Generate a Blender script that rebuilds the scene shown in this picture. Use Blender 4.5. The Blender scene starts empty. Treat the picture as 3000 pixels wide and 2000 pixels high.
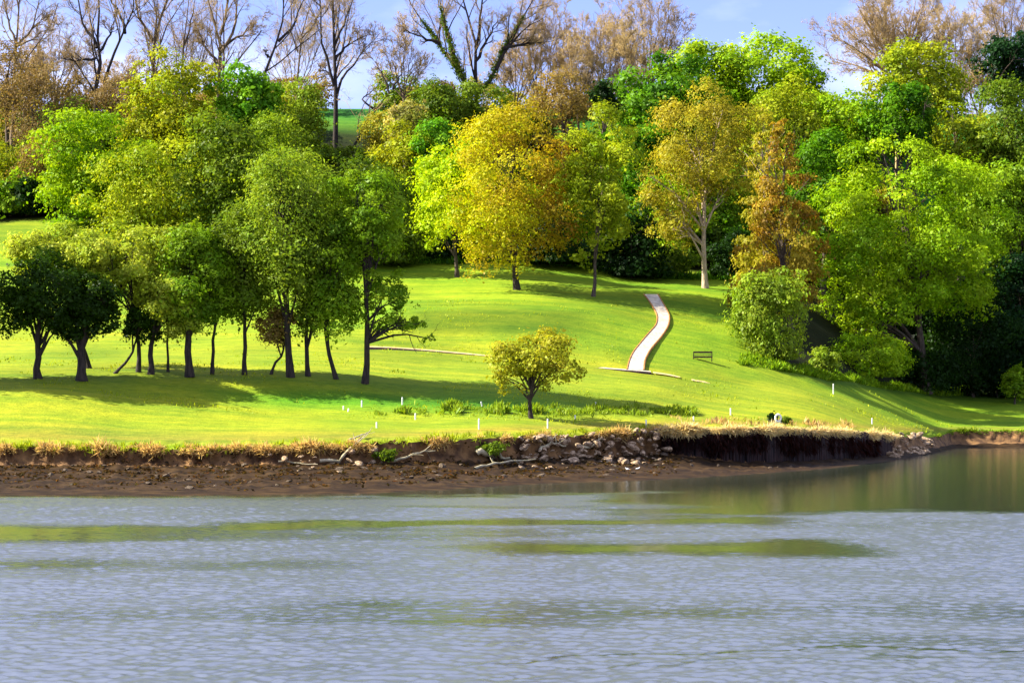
import bpy, math, random
import numpy as np
from mathutils import Vector, noise as mnoise

# ------------------------------------------------------------------ camera, sky, sun, exposure
F = 4389.0; H0 = 900.0; CAMZ = 6.0; CU = 1176.0
SUN_AZ = (-1.0, 0.01); SUN_EL = math.radians(38)
SKY_STRENGTH = 0.052; SUN_STRENGTH = 5.0; EXPOSURE = 1.95
sc = bpy.context.scene
COL = sc.collection
cam_d = bpy.data.cameras.new('camera'); cam = bpy.data.objects.new('camera', cam_d); COL.objects.link(cam)
cam.location = (0, 0, CAMZ); cam.rotation_euler = (math.pi / 2, 0, 0)
cam_d.sensor_width = 36; cam_d.lens = 36 * F / 2352; cam_d.shift_y = (H0 - 784) / 2352
cam_d.clip_end = 8000; cam_d.clip_start = .5
sc.camera = cam

w = bpy.data.worlds.new('World'); sc.world = w; w.use_nodes = True
nt = w.node_tree; nt.nodes.clear()
wo = nt.nodes.new('ShaderNodeOutputWorld'); bg = nt.nodes.new('ShaderNodeBackground')
sky = nt.nodes.new('ShaderNodeTexSky'); sky.sky_type = 'NISHITA'; sky.sun_disc = False
sky.sun_elevation = SUN_EL; sky.sun_rotation = math.atan2(SUN_AZ[0], SUN_AZ[1])
sky.air_density = 1.0; sky.dust_density = .6; sky.ozone_density = 2.0
tc = nt.nodes.new('ShaderNodeTexCoord')
mp = nt.nodes.new('ShaderNodeMapping'); mp.inputs['Scale'].default_value = (5, 5, 13)
cn = nt.nodes.new('ShaderNodeTexNoise'); cn.inputs['Scale'].default_value = 1.5; cn.inputs['Detail'].default_value = 6
cr = nt.nodes.new('ShaderNodeValToRGB'); cr.color_ramp.elements[0].position = .46; cr.color_ramp.elements[1].position = .80
tint = nt.nodes.new('ShaderNodeMix'); tint.data_type = 'RGBA'; tint.blend_type = 'MULTIPLY'
tint.inputs['Factor'].default_value = 1; tint.inputs['B'].default_value = (1.02, .94, 1.40, 1)
cm = nt.nodes.new('ShaderNodeMix'); cm.data_type = 'RGBA'; cm.inputs['B'].default_value = (6.1, 6.7, 9.8, 1)
nt.links.new(tc.outputs['Generated'], mp.inputs['Vector']); nt.links.new(mp.outputs[0], cn.inputs['Vector'])
nt.links.new(cn.outputs['Fac'], cr.inputs[0])
nt.links.new(sky.outputs[0], tint.inputs['A']); nt.links.new(tint.outputs['Result'], cm.inputs['A'])
sepz = nt.nodes.new('ShaderNodeSeparateXYZ'); nt.links.new(tc.outputs['Generated'], sepz.inputs[0])
cz = nt.nodes.new('ShaderNodeMapRange'); cz.interpolation_type = 'SMOOTHSTEP'; cz.inputs['From Min'].default_value = .22; cz.inputs['From Max'].default_value = .42; cz.inputs['To Max'].default_value = .45
nt.links.new(sepz.outputs[2], cz.inputs['Value'])  # extra cloud added above the view to brighten the water
ca = nt.nodes.new('ShaderNodeMath'); ca.operation = 'ADD'; ca.use_clamp = True
nt.links.new(cr.outputs[0], ca.inputs[0]); nt.links.new(cz.outputs[0], ca.inputs[1]); nt.links.new(ca.outputs[0], cm.inputs['Factor'])
nt.links.new(cm.outputs['Result'], bg.inputs[0]); bg.inputs[1].default_value = SKY_STRENGTH
nt.links.new(bg.outputs[0], wo.inputs[0])

sd = bpy.data.lights.new('sun', 'SUN'); so = bpy.data.objects.new('sun', sd); COL.objects.link(so)
sd.energy = SUN_STRENGTH; sd.angle = math.radians(.5); sd.color = (1, .94, .80)
n_ = math.hypot(*SUN_AZ)
sdir = Vector((SUN_AZ[0] / n_ * math.cos(SUN_EL), SUN_AZ[1] / n_ * math.cos(SUN_EL), math.sin(SUN_EL)))
so.rotation_euler = sdir.to_track_quat('Z', 'Y').to_euler(); so.location = sdir * 400
vs = sc.view_settings; vs.view_transform = 'Standard'; vs.look = 'None'; vs.gamma = 1; vs.exposure = EXPOSURE
sc.render.engine = 'CYCLES'
cy = sc.cycles; cy.max_bounces = 6; cy.diffuse_bounces = 2; cy.glossy_bounces = 3; cy.transmission_bounces = 3
cy.sample_clamp_indirect = 4

# ------------------------------------------------------------------ small helpers
def s2l(c):
    c = np.asarray(c, float) / 255.0
    return np.where(c <= .04045, c / 12.92, ((c + .055) / 1.055) ** 2.4)
def A(r, g, b, k=.66): return s2l((r, g, b)) * k
def link(name, me, mat=None, parent=None):
    o = bpy.data.objects.new(name, me); COL.objects.link(o)
    if mat is not None: me.materials.append(mat)
    if parent is not None: o.parent = parent
    return o
def tag(o, label=None, cat=None, group=None, kind=None):
    if label: o['label'] = label
    if cat: o['category'] = cat
    if group: o['group'] = group
    if kind: o['kind'] = kind
    return o
def empty(name, loc, label, cat, group=None):
    o = bpy.data.objects.new(name, None); COL.objects.link(o); o.location = loc; o.empty_display_size = .3
    return tag(o, label, cat, group)
def mesh_np(name, V, Q, col=None, smooth=False):
    """V (n,3) verts, Q (m,k) faces of k corners, col (n,3) colour per vertex"""
    V = np.ascontiguousarray(V, np.float32); Q = np.ascontiguousarray(Q, np.int32); k = Q.shape[1]
    me = bpy.data.meshes.new(name)
    me.vertices.add(len(V)); me.vertices.foreach_set('co', V.ravel())
    me.loops.add(Q.size); me.loops.foreach_set('vertex_index', Q.ravel())
    me.polygons.add(len(Q)); me.polygons.foreach_set('loop_start', np.arange(0, Q.size, k, dtype=np.int32))
    if smooth: me.polygons.foreach_set('use_smooth', np.ones(len(Q), bool))
    me.update(calc_edges=True)
    if col is not None:
        at = me.attributes.new('Col', 'FLOAT_COLOR', 'POINT')
        c4 = np.ones((len(V), 4), np.float32); c4[:, :3] = col; at.data.foreach_set('color', c4.ravel())
    return me
def nrm(v): return v / np.maximum(np.linalg.norm(v, axis=-1, keepdims=True), 1e-9)
def pchip_eval(X, Y, x):
    """monotone cubic through rows X,Y (n,K) at x (n,)"""
    h = np.maximum(np.diff(X, axis=1), 1e-6); d = np.diff(Y, axis=1) / h
    m = np.zeros_like(Y)
    w1 = 2 * h[:, 1:] + h[:, :-1]; w2 = h[:, 1:] + 2 * h[:, :-1]
    a, b = d[:, :-1], d[:, 1:]
    with np.errstate(divide='ignore', invalid='ignore'):
        hm = (w1 + w2) / (w1 / a + w2 / b)
    m[:, 1:-1] = np.where(a * b > 0, hm, 0); m[:, 0] = d[:, 0]; m[:, -1] = d[:, -1]
    i = np.clip((X <= x[:, None]).sum(1) - 1, 0, X.shape[1] - 2); r = np.arange(len(x))
    hh = h[r, i]; t = np.clip((x - X[r, i]) / hh, 0, 1); t2 = t * t; t3 = t2 * t
    return ((2 * t3 - 3 * t2 + 1) * Y[r, i] + (t3 - 2 * t2 + t) * hh * m[r, i] + (-2 * t3 + 3 * t2) * Y[r, i + 1] + (t3 - t2) * hh * m[r, i + 1])

# ------------------------------------------------------------------ the lie of the land: columns along bearings u, rows (distance y, apparent height v)
TAB = [
 (-500, 111, [(129,1068),(129.8,1027),(134,1000),(139,955),(147,893),(149.5,889),(154,867),(178,805),(188,778),(200,740),(225,630),(252,525),(262,495),(330,262)]),
 (0,    111, [(129,1068),(129.8,1027),(134,1000),(139,955),(147,893),(149.5,889),(154,867),(178,805),(188,778),(200,740),(225,630),(252,525),(262,495),(330,262)]),
 (400,  111, [(129,1070),(129.8,1032),(134,1008),(140,972),(147,928),(150,915),(156.5,863),(180,805),(188,780),(200,745),(225,640),(252,530),(262,500),(330,262)]),
 (800,  113, [(130,1064),(130.8,1022),(135,1003),(141,978),(147,963),(152,938),(159,876),(183,800),(191,772),(203,735),(225,660),(250,590),(262,545),(330,256)]),
 (1000, 117, [(132.5,1060),(133.3,1012),(137,995),(142,977),(147,960),(152,937),(160,886),(184,808),(192,775),(203,714),(224,672),(247,606),(258,575),(330,256)]),
 (1200, 124, [(137,1055),(138,1003),(141.5,985),(146,968),(150,952),(153.5,934),(160,897),(184,824),(192,782),(204,713),(225,663),(246,605),(258,575),(330,256)]),
 (1380, 128, [(142.5,1048),(143.5,996),(147,978),(150.5,962),(154,946),(157.5,928),(163,902),(184,843),(193,796),(207,722),(226,675),(248,620),(260,585),(332,258)]),
 (1500, 130.5,[(146.5,1043),(147.5,988),(150.5,974),(154,958),(157.5,942),(161,926),(168,896),(184,855),(195,803),(210,735),(226,679),(248,640),(260,600),(335,260)]),
 (1700, 138.6,[(149.5,1059),(150.3,985),(154,972),(160,956),(165,941),(170,927),(177,907),(188,880),(199,832),(214,760),(229,695),(250,645),(262,610),(335,260)]),
 (1900, 150, [(160,1054),(160.8,990),(165,976),(171,960),(177,945),(183,930),(190,913),(199,893),(207,868),(220,825),(240,745),(260,670),(272,620),(340,262)]),
 (2040, 166, [(174,1042),(174.8,999),(180,985),(187,970),(194,957),(201,944),(209,930),(217,917),(225,903),(236,878),(252,810),(270,720),(282,670),(340,262)]),
 (2140, 186, [(190,1030),(197,1003),(205,985),(210,977),(215,968),(220,958),(227,945),(234,931),(241,916),(250,895),(265,820),(285,730),(295,690),(345,262)]),
 (2200, 206, [(209,1020),(211,990),(214,984),(218,976),(223,966),(228,956),(234,944),(240,932),(246,919),(254,900),(268,830),(288,740),(298,700),(345,262)]),
 (2352, 207, [(210,1018),(212,990),(215,984),(219,976),(224,967),(229,957),(236,945),(243,934),(249,924),(257,905),(272,840),(290,750),(300,710),(345,262)]),
 (2900, 207, [(210,1018),(212,990),(215,984),(219,976),(224,967),(229,957),(236,945),(243,934),(249,924),(257,905),(272,840),(290,750),(300,710),(345,262)]),
]
TU = np.array([t[0] for t in TAB], float)
TY = np.array([[20, t[1] - 22, t[1]] + [p[0] for p in t[2]] + [480, 3500] for t in TAB], float)
TZ = np.array([[-1.6, -1.3, 0] + [CAMZ + (H0 - p[1]) / F * p[0] for p in t[2]] + [52, 40] for t in TAB], float)
K = TY.shape[1]
def fbm(x, y, s=1.0, seed=0.0):
    x, y = np.broadcast_arrays(x, y)
    return np.array([mnoise.fractal((a * s + seed, b * s - seed, seed * .37), 1.0, 2.0, 4) for a, b in zip(np.ravel(x), np.ravel(y))]).reshape(np.shape(x))
_ju = np.linspace(-3000, 5400, 2400)
_jit = np.array([mnoise.fractal((a / 26., 3.1, 0), 1, 2, 3) for a in _ju]) * .55
_jit2 = np.array([mnoise.fractal((a / 90., 9.1, 0), 1, 2, 3) for a in _ju]) * .9
DU = np.arange(-500., 2901., 5.)
def _dense(T, wide):
    o = np.stack([pchip_eval(np.tile(TU, (len(DU), 1)), np.tile(T[:, k], (len(DU), 1)), DU) for k in range(K)], 1); p = o.copy()
    for _ in range(wide):
        q = p.copy(); q[1:-1] = p[1:-1] * .5 + (p[:-2] + p[2:]) * .25; p = q
    o[:, 5:] = p[:, 5:]; return o
DY, DZ = _dense(TY, 120), _dense(TZ, 120)
def knots(u):
    u = np.asarray(u, float); uc = np.clip(u, TU[0], TU[-1])
    Y = np.stack([np.interp(uc, DU, DY[:, k]) for k in range(K)], 1); Z = np.stack([np.interp(uc, DU, DZ[:, k]) for k in range(K)], 1)
    j = np.interp(u, _ju, _jit); j2 = np.interp(u, _ju, _jit2)
    soft = np.clip((2130 - u) / 60, .15, 1)
    Y[:, 2] += j2 * soft * .9; Y[:, 3] += j * soft; Y[:, 4] += j * soft * .8
    return Y, Z
def tz(u, y):
    u = np.atleast_1d(np.asarray(u, float)); y = np.atleast_1d(np.asarray(y, float)); u, y = np.broadcast_arrays(u, y)
    Y, Z = knots(u.ravel()); return pchip_eval(Y, Z, y.ravel().astype(float)).reshape(u.shape)
def ux(u, y): return (u - CU) / F * y
def xu(x, y): return x * F / y + CU
def gz(x, y): return float(tz(xu(x, y), y)[0])
def pt(u, v, y): return np.array((ux(u, y), y, CAMZ + (H0 - v) / F * y))
def onground(u, v, y0=110.0, y1=335.0):
    """the nearest point of the ground that is seen at bearing u, apparent height v"""
    ys = np.arange(y0, y1, .05); z = tz(np.full_like(ys, u), ys); vv = H0 - (z - CAMZ) * F / ys
    k = np.argmax(vv <= v); y = ys[k] if vv[k] <= v else ys[np.argmin(abs(vv - v))]
    return np.array((ux(u, y), y, tz(u, y)[0]))

# ------------------------------------------------------------------ materials
def mat_new(name):
    m = bpy.data.materials.new(name); m.use_nodes = True; t = m.node_tree; t.nodes.clear()
    o = t.nodes.new('ShaderNodeOutputMaterial'); return m, t, o
def N(t, typ, **kw):
    n = t.nodes.new(typ)
    for k, v in kw.items():
        if k in n.inputs: n.inputs[k].default_value = v
        else: setattr(n, k, v)
    return n
def leaf_mat(name, trans=.43, tcol=(1.15, 1.1, .5)):
    m, t, o = mat_new(name); at = N(t, 'ShaderNodeAttribute', attribute_name='Col')
    d = N(t, 'ShaderNodeBsdfDiffuse'); tr = N(t, 'ShaderNodeBsdfTranslucent'); mx = N(t, 'ShaderNodeMixShader'); mx.inputs[0].default_value = trans
    mu = N(t, 'ShaderNodeMix', data_type='RGBA', blend_type='MULTIPLY'); mu.inputs['Factor'].default_value = 1; mu.inputs['B'].default_value = (*tcol, 1)
    t.links.new(at.outputs['Color'], d.inputs[0]); t.links.new(at.outputs['Color'], mu.inputs['A']); t.links.new(mu.outputs['Result'], tr.inputs[0])
    t.links.new(d.outputs[0], mx.inputs[1]); t.links.new(tr.outputs[0], mx.inputs[2])
    g = N(t, 'ShaderNodeBsdfGlossy'); g.inputs['Roughness'].default_value = .45; g.inputs[0].default_value = (.9, .9, .9, 1)
    m2 = N(t, 'ShaderNodeMixShader'); m2.inputs[0].default_value = .006
    t.links.new(mx.outputs[0], m2.inputs[1]); t.links.new(g.outputs[0], m2.inputs[2]); t.links.new(m2.outputs[0], o.inputs[0])
    return m
def noise_mat(name, c1, c2, scale=2.0, rough=.85, bump=.3, bscale=None, stretch=(1, 1, 1), detail=6, spec=.25, c3=None, lo=.35, hi=.65):
    m, t, o = mat_new(name); b = N(t, 'ShaderNodeBsdfPrincipled'); b.inputs['Roughness'].default_value = rough; b.inputs['Specular IOR Level'].default_value = spec
    tcn = N(t, 'ShaderNodeTexCoord'); mpn = N(t, 'ShaderNodeMapping'); mpn.inputs['Scale'].default_value = stretch
    n1 = N(t, 'ShaderNodeTexNoise', Scale=scale, Detail=detail); r = N(t, 'ShaderNodeValToRGB')
    r.color_ramp.elements[0].position = lo; r.color_ramp.elements[1].position = hi
    r.color_ramp.elements[0].color = (*c1, 1); r.color_ramp.elements[1].color = (*c2, 1)
    if c3 is not None: e = r.color_ramp.elements.new((lo + hi) / 2); e.color = (*c3, 1)
    t.links.new(tcn.outputs['Object'], mpn.inputs[0]); t.links.new(mpn.outputs[0], n1.inputs['Vector']); t.links.new(n1.outputs['Fac'], r.inputs[0]); t.links.new(r.outputs[0], b.inputs['Base Color'])
    if bump:
        n2 = N(t, 'ShaderNodeTexNoise', Scale=bscale or scale * 3, Detail=5); bp = N(t, 'ShaderNodeBump'); bp.inputs['Strength'].default_value = bump; bp.inputs['Distance'].default_value = .1
        t.links.new(mpn.outputs[0], n2.inputs['Vector']); t.links.new(n2.outputs['Fac'], bp.inputs['Height']); t.links.new(bp.outputs[0], b.inputs['Normal'])
    t.links.new(b.outputs[0], o.inputs[0]); return m
M_LEAF = leaf_mat('foliage'); M_DRY = leaf_mat('dry_grass', .5, (1.1, 1, .7)); M_GRASSBLADE = leaf_mat('grass_blades', .4)
M_BARK = noise_mat('bark', (.035, .024, .017), (.10, .072, .05), 6, stretch=(1, 1, .25), bump=.6)
M_BARKD = noise_mat('dark_bark', (.014, .010, .008), (.045, .032, .024), 6, stretch=(1, 1, .25), bump=.6)
M_BARKP = noise_mat('pale_bark', (.24, .17, .11), (.48, .37, .25), 4, stretch=(1, 1, .3), bump=.4)
M_BARKB = noise_mat('bare_tree_bark', (.06, .042, .022), (.19, .13, .075), 1.2, bump=.2)
M_TWIG = noise_mat('bare_twigs', (.25, .17, .07), (.42, .295, .13), .6, bump=0)
M_TWIGT = noise_mat('tan_twigs', (.34, .235, .09), (.52, .375, .15), .6, bump=0)

def lawn_mat():
    m, t, o = mat_new('lawn'); b = N(t, 'ShaderNodeBsdfPrincipled'); b.inputs['Roughness'].default_value = .9; b.inputs['Specular IOR Level'].default_value = .08
    at = N(t, 'ShaderNodeAttribute', attribute_name='Col'); tcn = N(t, 'ShaderNodeTexCoord')
    acc = at.outputs['Color']
    for sc_, st, lo, hi, ca, cb in ((.09, (1, 1, 1), .35, .65, (.80, .90, .9), (1.15, 1.05, 1)), (.45, (.25, 1.7, 1), .32, .68, (.70, .84, .9), (1.20, 1.10, 1.2)), (.16, (.07, 1.6, 1), .4, .6, (.86, .93, .9), (1.10, 1.05, 1)), (2.6, (.5, 1.2, 1), .3, .7, (.72, .80, .8), (1.2, 1.14, 1.1)), (11, (1, 1, 1), .3, .7, (.84, .86, .85), (1.12, 1.1, 1.2))):
        mpn = N(t, 'ShaderNodeMapping'); mpn.inputs['Scale'].default_value = st
        n = N(t, 'ShaderNodeTexNoise', Scale=sc_, Detail=4); r = N(t, 'ShaderNodeValToRGB'); r.color_ramp.elements[0].position = lo; r.color_ramp.elements[1].position = hi
        r.color_ramp.elements[0].color = (*ca, 1); r.color_ramp.elements[1].color = (*cb, 1)
        mu = N(t, 'ShaderNodeMix', data_type='RGBA', blend_type='MULTIPLY'); mu.inputs['Factor'].default_value = 1
        t.links.new(tcn.outputs['Object'], mpn.inputs[0]); t.links.new(mpn.outputs[0], n.inputs['Vector']); t.links.new(n.outputs['Fac'], r.inputs[0])
        t.links.new(acc, mu.inputs['A']); t.links.new(r.outputs[0], mu.inputs['B']); acc = mu.outputs['Result']
    t.links.new(acc, b.inputs['Base Color'])
    n2 = N(t, 'ShaderNodeTexNoise', Scale=5, Detail=5); bp = N(t, 'ShaderNodeBump'); bp.inputs['Strength'].default_value = .5; bp.inputs['Distance'].default_value = .12
    t.links.new(tcn.outputs['Object'], n2.inputs['Vector']); t.links.new(n2.outputs['Fac'], bp.inputs['Height']); t.links.new(bp.outputs[0], b.inputs['Normal'])
    t.links.new(b.outputs[0], o.inputs[0]); return m
M_LAWN = lawn_mat()
M_MUD = noise_mat('wet_mud', (.012, .007, .003), (.046, .026, .009), .9, rough=.7, bump=.8, bscale=2.2, stretch=(.5, 1.2, 1), spec=.06, c3=(.024, .013, .005))
M_BANK = noise_mat('bank_soil', (.05, .024, .009), (.20, .105, .036), 1.1, rough=.95, bump=.9, bscale=3)
M_GRAVEL = noise_mat('path_gravel', (.34, .28, .20), (.52, .45, .34), 2.2, bump=.3, bscale=14, stretch=(1, .6, 1))
M_SAND = noise_mat('sandy_path', (.34, .24, .10), (.50, .36, .16), 2, bump=.15, bscale=20)
M_EDGE = noise_mat('path_edging', (.20, .09, .02), (.36, .17, .04), 2, bump=.2)
M_TIMBER = noise_mat('dark_timber', (.007, .004, .004), (.030, .013, .010), 3, stretch=(1, 1, .3), bump=.5)
M_BENCH = noise_mat('bench_wood', (.022, .014, .006), (.05, .034, .014), 5, bump=.3)
M_WHITE = noise_mat('white_paint', (.56, .55, .50), (.72, .71, .67), 4, rough=.6, bump=.05)
M_ROCK = noise_mat('pale_rock', (.10, .06, .03), (.48, .35, .21), 2.2, rough=.9, bump=.7, c3=(.28, .19, .105))
M_STONE = noise_mat('muddy_stone', (.03, .02, .012), (.13, .09, .05), 2.5, rough=.8, bump=.6)
M_DRIFT = noise_mat('driftwood', (.20, .17, .09), (.42, .36, .22), 3, bump=.3)
M_BIRD = noise_mat('white_feathers', (.74, .73, .70), (.82, .81, .79), 6, bump=0)
M_DARK = noise_mat('dark_part', (.015, .012, .012), (.03, .026, .024), 6, bump=0)

# ------------------------------------------------------------------ ground
def ground():
    us = np.concatenate([np.linspace(-3000, -420, 70), np.arange(-400, 2760, 7.), np.linspace(2780, 5400, 70)])
    nk = [2, 3, 14, 9, 6, 8, 7, 6, 6, 6, 12, 8, 8, 10, 10, 12, 7, 12, 10, 12]
    ts = np.concatenate([k + np.linspace(0, 1, (nk[k] if k < len(nk) else 6), endpoint=False) for k in range(K - 1)] + [[K - 1]])
    Y, Z = knots(us); n, m = len(us), len(ts)
    ki = np.minimum(ts.astype(int), K - 2); fr = ts - ki
    YY = Y[:, ki] * (1 - fr) + Y[:, ki + 1] * fr
    Ur = np.repeat(us[:, None], m, 1)
    ZZ = np.stack([pchip_eval(Y, Z, YY[:, j]) for j in range(m)], 1)
    XX = ux(Ur, YY)
    # roughness: mud and bank lumps, gentle swells in the turf
    big = fbm(XX * .9, YY * .5, .11, 3.0); fine = fbm(XX, YY, .8, 8.0)
    kk = ki[None, :] + fr[None, :]
    mud = np.clip(np.minimum(kk - 2.05, 5.0 - kk) * 4, 0, 1)
    ZZ = ZZ + mud * (fine * .15 + fbm(XX, YY, 2.2, 30.) * .10) + np.clip(kk - 5, 0, 1) * big * .22 * np.clip((330 - YY) / 60, 0, 1)
    yb = np.clip(1 - abs(kk - 3.5) * 2, 0, 1)
    YY2 = YY + yb * (fbm(Ur / 9., kk * 1.3, 1, 5.) * .5 + .45)
    P = np.stack([XX, YY2, ZZ], -1).reshape(-1, 3)
    # turf colours: worn yellow rough, greener hollows, darker grass on the steep face, leaf litter under the woods
    V = H0 - (ZZ - CAMZ) * F / YY
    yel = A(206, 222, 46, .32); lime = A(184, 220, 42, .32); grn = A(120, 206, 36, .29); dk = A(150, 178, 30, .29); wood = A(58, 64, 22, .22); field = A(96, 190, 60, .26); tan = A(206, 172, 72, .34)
    c = np.empty(YY.shape + (3,)); c[:] = yel
    def blend(col, f): c[:] = c * (1 - f[..., None]) + col * f[..., None]
    sm = lambda x, a, b: np.clip((x - a) / (b - a), 0, 1) ** 2 * (3 - 2 * np.clip((x - a) / (b - a), 0, 1))
    blend(lime, sm(YY, 186, 204))
    nz = fbm(XX, YY, .05, 21.)
    blend(grn, np.exp(-((V - 925 + (1000 - Ur) * .015) / 24) ** 2) * sm(Ur, 350, 700) * (1 - sm(Ur, 1180, 1560)) * sm(YY, 145, 149) * .95)
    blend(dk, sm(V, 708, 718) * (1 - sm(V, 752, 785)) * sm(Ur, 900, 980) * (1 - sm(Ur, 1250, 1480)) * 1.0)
    blend(dk, np.clip(nz * 1.2, 0, .55) * sm(YY, 150, 160))
    blend(tan, np.clip(1 - abs(kk - 5.0) * 1.2, 0, 1) * .55)
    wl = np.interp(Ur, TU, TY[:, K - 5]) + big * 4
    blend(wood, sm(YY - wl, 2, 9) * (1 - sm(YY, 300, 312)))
    blend(field, sm(YY, 300, 312))
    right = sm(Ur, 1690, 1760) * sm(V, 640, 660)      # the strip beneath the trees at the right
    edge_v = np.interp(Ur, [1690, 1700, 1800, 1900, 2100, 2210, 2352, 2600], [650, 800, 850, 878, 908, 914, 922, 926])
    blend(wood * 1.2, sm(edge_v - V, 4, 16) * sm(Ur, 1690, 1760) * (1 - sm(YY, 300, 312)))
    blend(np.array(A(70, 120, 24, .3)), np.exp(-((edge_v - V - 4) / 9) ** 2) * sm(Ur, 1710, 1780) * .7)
    Cc = c.reshape(-1, 3)
    idx = np.arange(n * m).reshape(n, m)
    def part(name, k0, k1, mat, col=False):
        j = np.where((ts >= k0) & (ts <= k1))[0]; sub = idx[:, j]
        Q = np.stack([sub[:-1, :-1], sub[1:, :-1], sub[1:, 1:], sub[:-1, 1:]], -1).reshape(-1, 4)
        used, inv = np.unique(Q, return_inverse=True)
        o = link(name, mesh_np(name, P[used], inv.reshape(-1, 4), Cc[used] if col else None, smooth=True), mat); tag(o, kind='structure'); return o
    tag(part('riverbed', 0, 2, M_MUD), 'muddy bed of the river under the water')
    tag(part('mud_shore', 2, 3, M_MUD), 'bare brown tidal mud between the water and the bank')
    tag(part('river_bank', 3, 4, M_BANK), 'eroded orange brown earth bank under the turf edge')
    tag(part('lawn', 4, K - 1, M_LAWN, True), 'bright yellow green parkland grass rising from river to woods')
ground()

def water():
    us = np.concatenate([np.linspace(-2600, -180, 40), np.arange(-160, 2520, 5.), np.linspace(2540, 5000, 40)])
    ys = [3., 8, 14, 20, 26, 31, 35]
    while ys[-1] < 212: ys.append(ys[-1] + (.085 if ys[-1] < 60 else .12 if ys[-1] < 100 else .22 if ys[-1] < 126 else .8))
    ys = np.array(ys + [230., 300.]); U, Yg = np.meshgrid(us, ys, indexing='ij'); X = ux(U, Yg); rng = np.random.default_rng(99)
    sm = lambda x, a, b: (lambda t: t * t * (3 - 2 * t))(np.clip((x - a) / (b - a), 0, 1))
    def vnoise(x, y, seed, oct=3):
        r = np.random.default_rng(seed); out = np.zeros_like(x); amp = 1.
        for o in range(oct):
            T = r.uniform(-1, 1, (256, 256)); a, b = x * 2 ** o, y * 2 ** o; i, j = np.floor(a).astype(int), np.floor(b).astype(int); f, g = a - i, b - j; f = f * f * (3 - 2 * f); g = g * g * (3 - 2 * g)
            t = lambda p, q: T[(i + p) % 256, (j + q) % 256]
            out += amp * ((t(0, 0) * (1 - f) + t(1, 0) * f) * (1 - g) + (t(0, 1) * (1 - f) + t(1, 1) * f) * g); amp *= .5
        return out
    # wind lanes: calm water in the lee of the far bank and in long slicks, ruffled water elsewhere
    yw = Yg + vnoise(X * .05, Yg * .06, 3) * 2.6 + vnoise(X * .35, Yg * .5, 4) * 1.1
    def lane(yc, half, soft, x0=None, x1=None, slope=0.0):
        f = 1 - sm(abs(yw - X * slope - yc), half, half + soft)
        if x0: f = f * sm(X, *x0)
        if x1: f = f * (1 - sm(X, *x1))
        return f
    calm = sm(yw - X * .12, 89, 95) * sm(X + vnoise(X * .1, Yg * .2, 6) * 3, 2, 10)
    calm = np.maximum(calm, sm(yw - np.maximum(X, 0) * .7, 106, 110))
    for l in (lane(81.0, 3.2, 6.0, None, (-20, -2)) * .9, lane(88, 1.2, 3.0, (-18, -10), (10, 16), .12) * .9, lane(72, .9, 3.4, (-3, 2), (11, 16), .14), lane(52, .5, 1.8, None, (-1, 4), .18) * .22, lane(43.4, .05, .25, (-2, 1), None, .16) * .8, lane(41.2, .03, .2, (0, 2), None, .2) * .5): calm = np.maximum(calm, l * .90)
    amp = (1 - calm) * np.clip(.92 + .34 * vnoise(X * .05, Yg * .15, 8, 3) + .14 * vnoise(X * .25, Yg * .5, 18, 2), .35, 1.4) + .035
    amp *= 1 - sm(Yg, 112, 130) * .7
    H = np.zeros_like(X); tot = 0
    for k in range(44):
        lam = 10 ** rng.uniform(np.log10(.2), np.log10(.95)); th = np.pi / 2 + rng.normal(0, .62); kk = 2 * np.pi / lam; slope = rng.uniform(.5, 1) * (1 if lam < 1.2 else .7); tot += slope ** 2 / 2
        H += slope / kk * np.sin(kk * (np.cos(th) * (X + .25 * vnoise(X * .4, Yg * .4, k)) + np.sin(th) * (Yg + .3 * vnoise(X * .35, Yg * .35, k + 70))) + rng.uniform(0, 6.28))
    H *= WAVE / tot ** .5 * amp; ruf = np.repeat((amp / .8).reshape(-1, 1), 3, 1).clip(0, 1.3)
    P = np.stack([X, Yg, H], -1).reshape(-1, 3); n, m = X.shape; ids = np.arange(n * m).reshape(n, m)
    Q = np.stack([ids[:-1, :-1], ids[1:, :-1], ids[1:, 1:], ids[:-1, 1:]], -1).reshape(-1, 4)
    m_, t, o = mat_new('river_water'); b = N(t, 'ShaderNodeBsdfPrincipled'); b.inputs['IOR'].default_value = 3.2; b.inputs['Roughness'].default_value = .07
    b.inputs['Base Color'].default_value = (.024, .030, .018, 1); b.inputs['Specular IOR Level'].default_value = .7
    tcn = N(t, 'ShaderNodeTexCoord'); nn = N(t, 'ShaderNodeTexNoise', Scale=9, Detail=2); bp = N(t, 'ShaderNodeBump'); bp.inputs['Strength'].default_value = .25; bp.inputs['Distance'].default_value = .02
    at = N(t, 'ShaderNodeAttribute', attribute_name='Col'); mr = N(t, 'ShaderNodeMapRange'); mr.inputs['To Min'].default_value = .05; mr.inputs['To Max'].default_value = .29; t.links.new(at.outputs['Fac'], mr.inputs['Value']); t.links.new(mr.outputs[0], b.inputs['Roughness'])
    t.links.new(tcn.outputs['Object'], nn.inputs['Vector']); t.links.new(nn.outputs['Fac'], bp.inputs['Height']); t.links.new(bp.outputs[0], b.inputs['Normal']); t.links.new(b.outputs[0], o.inputs[0])
    tag(link('river_water', mesh_np('river_water', P, Q, ruf, smooth=True), m_), 'ruffled blue grey river with calm olive lanes', kind='structure')
WAVE = .185
water()

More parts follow.
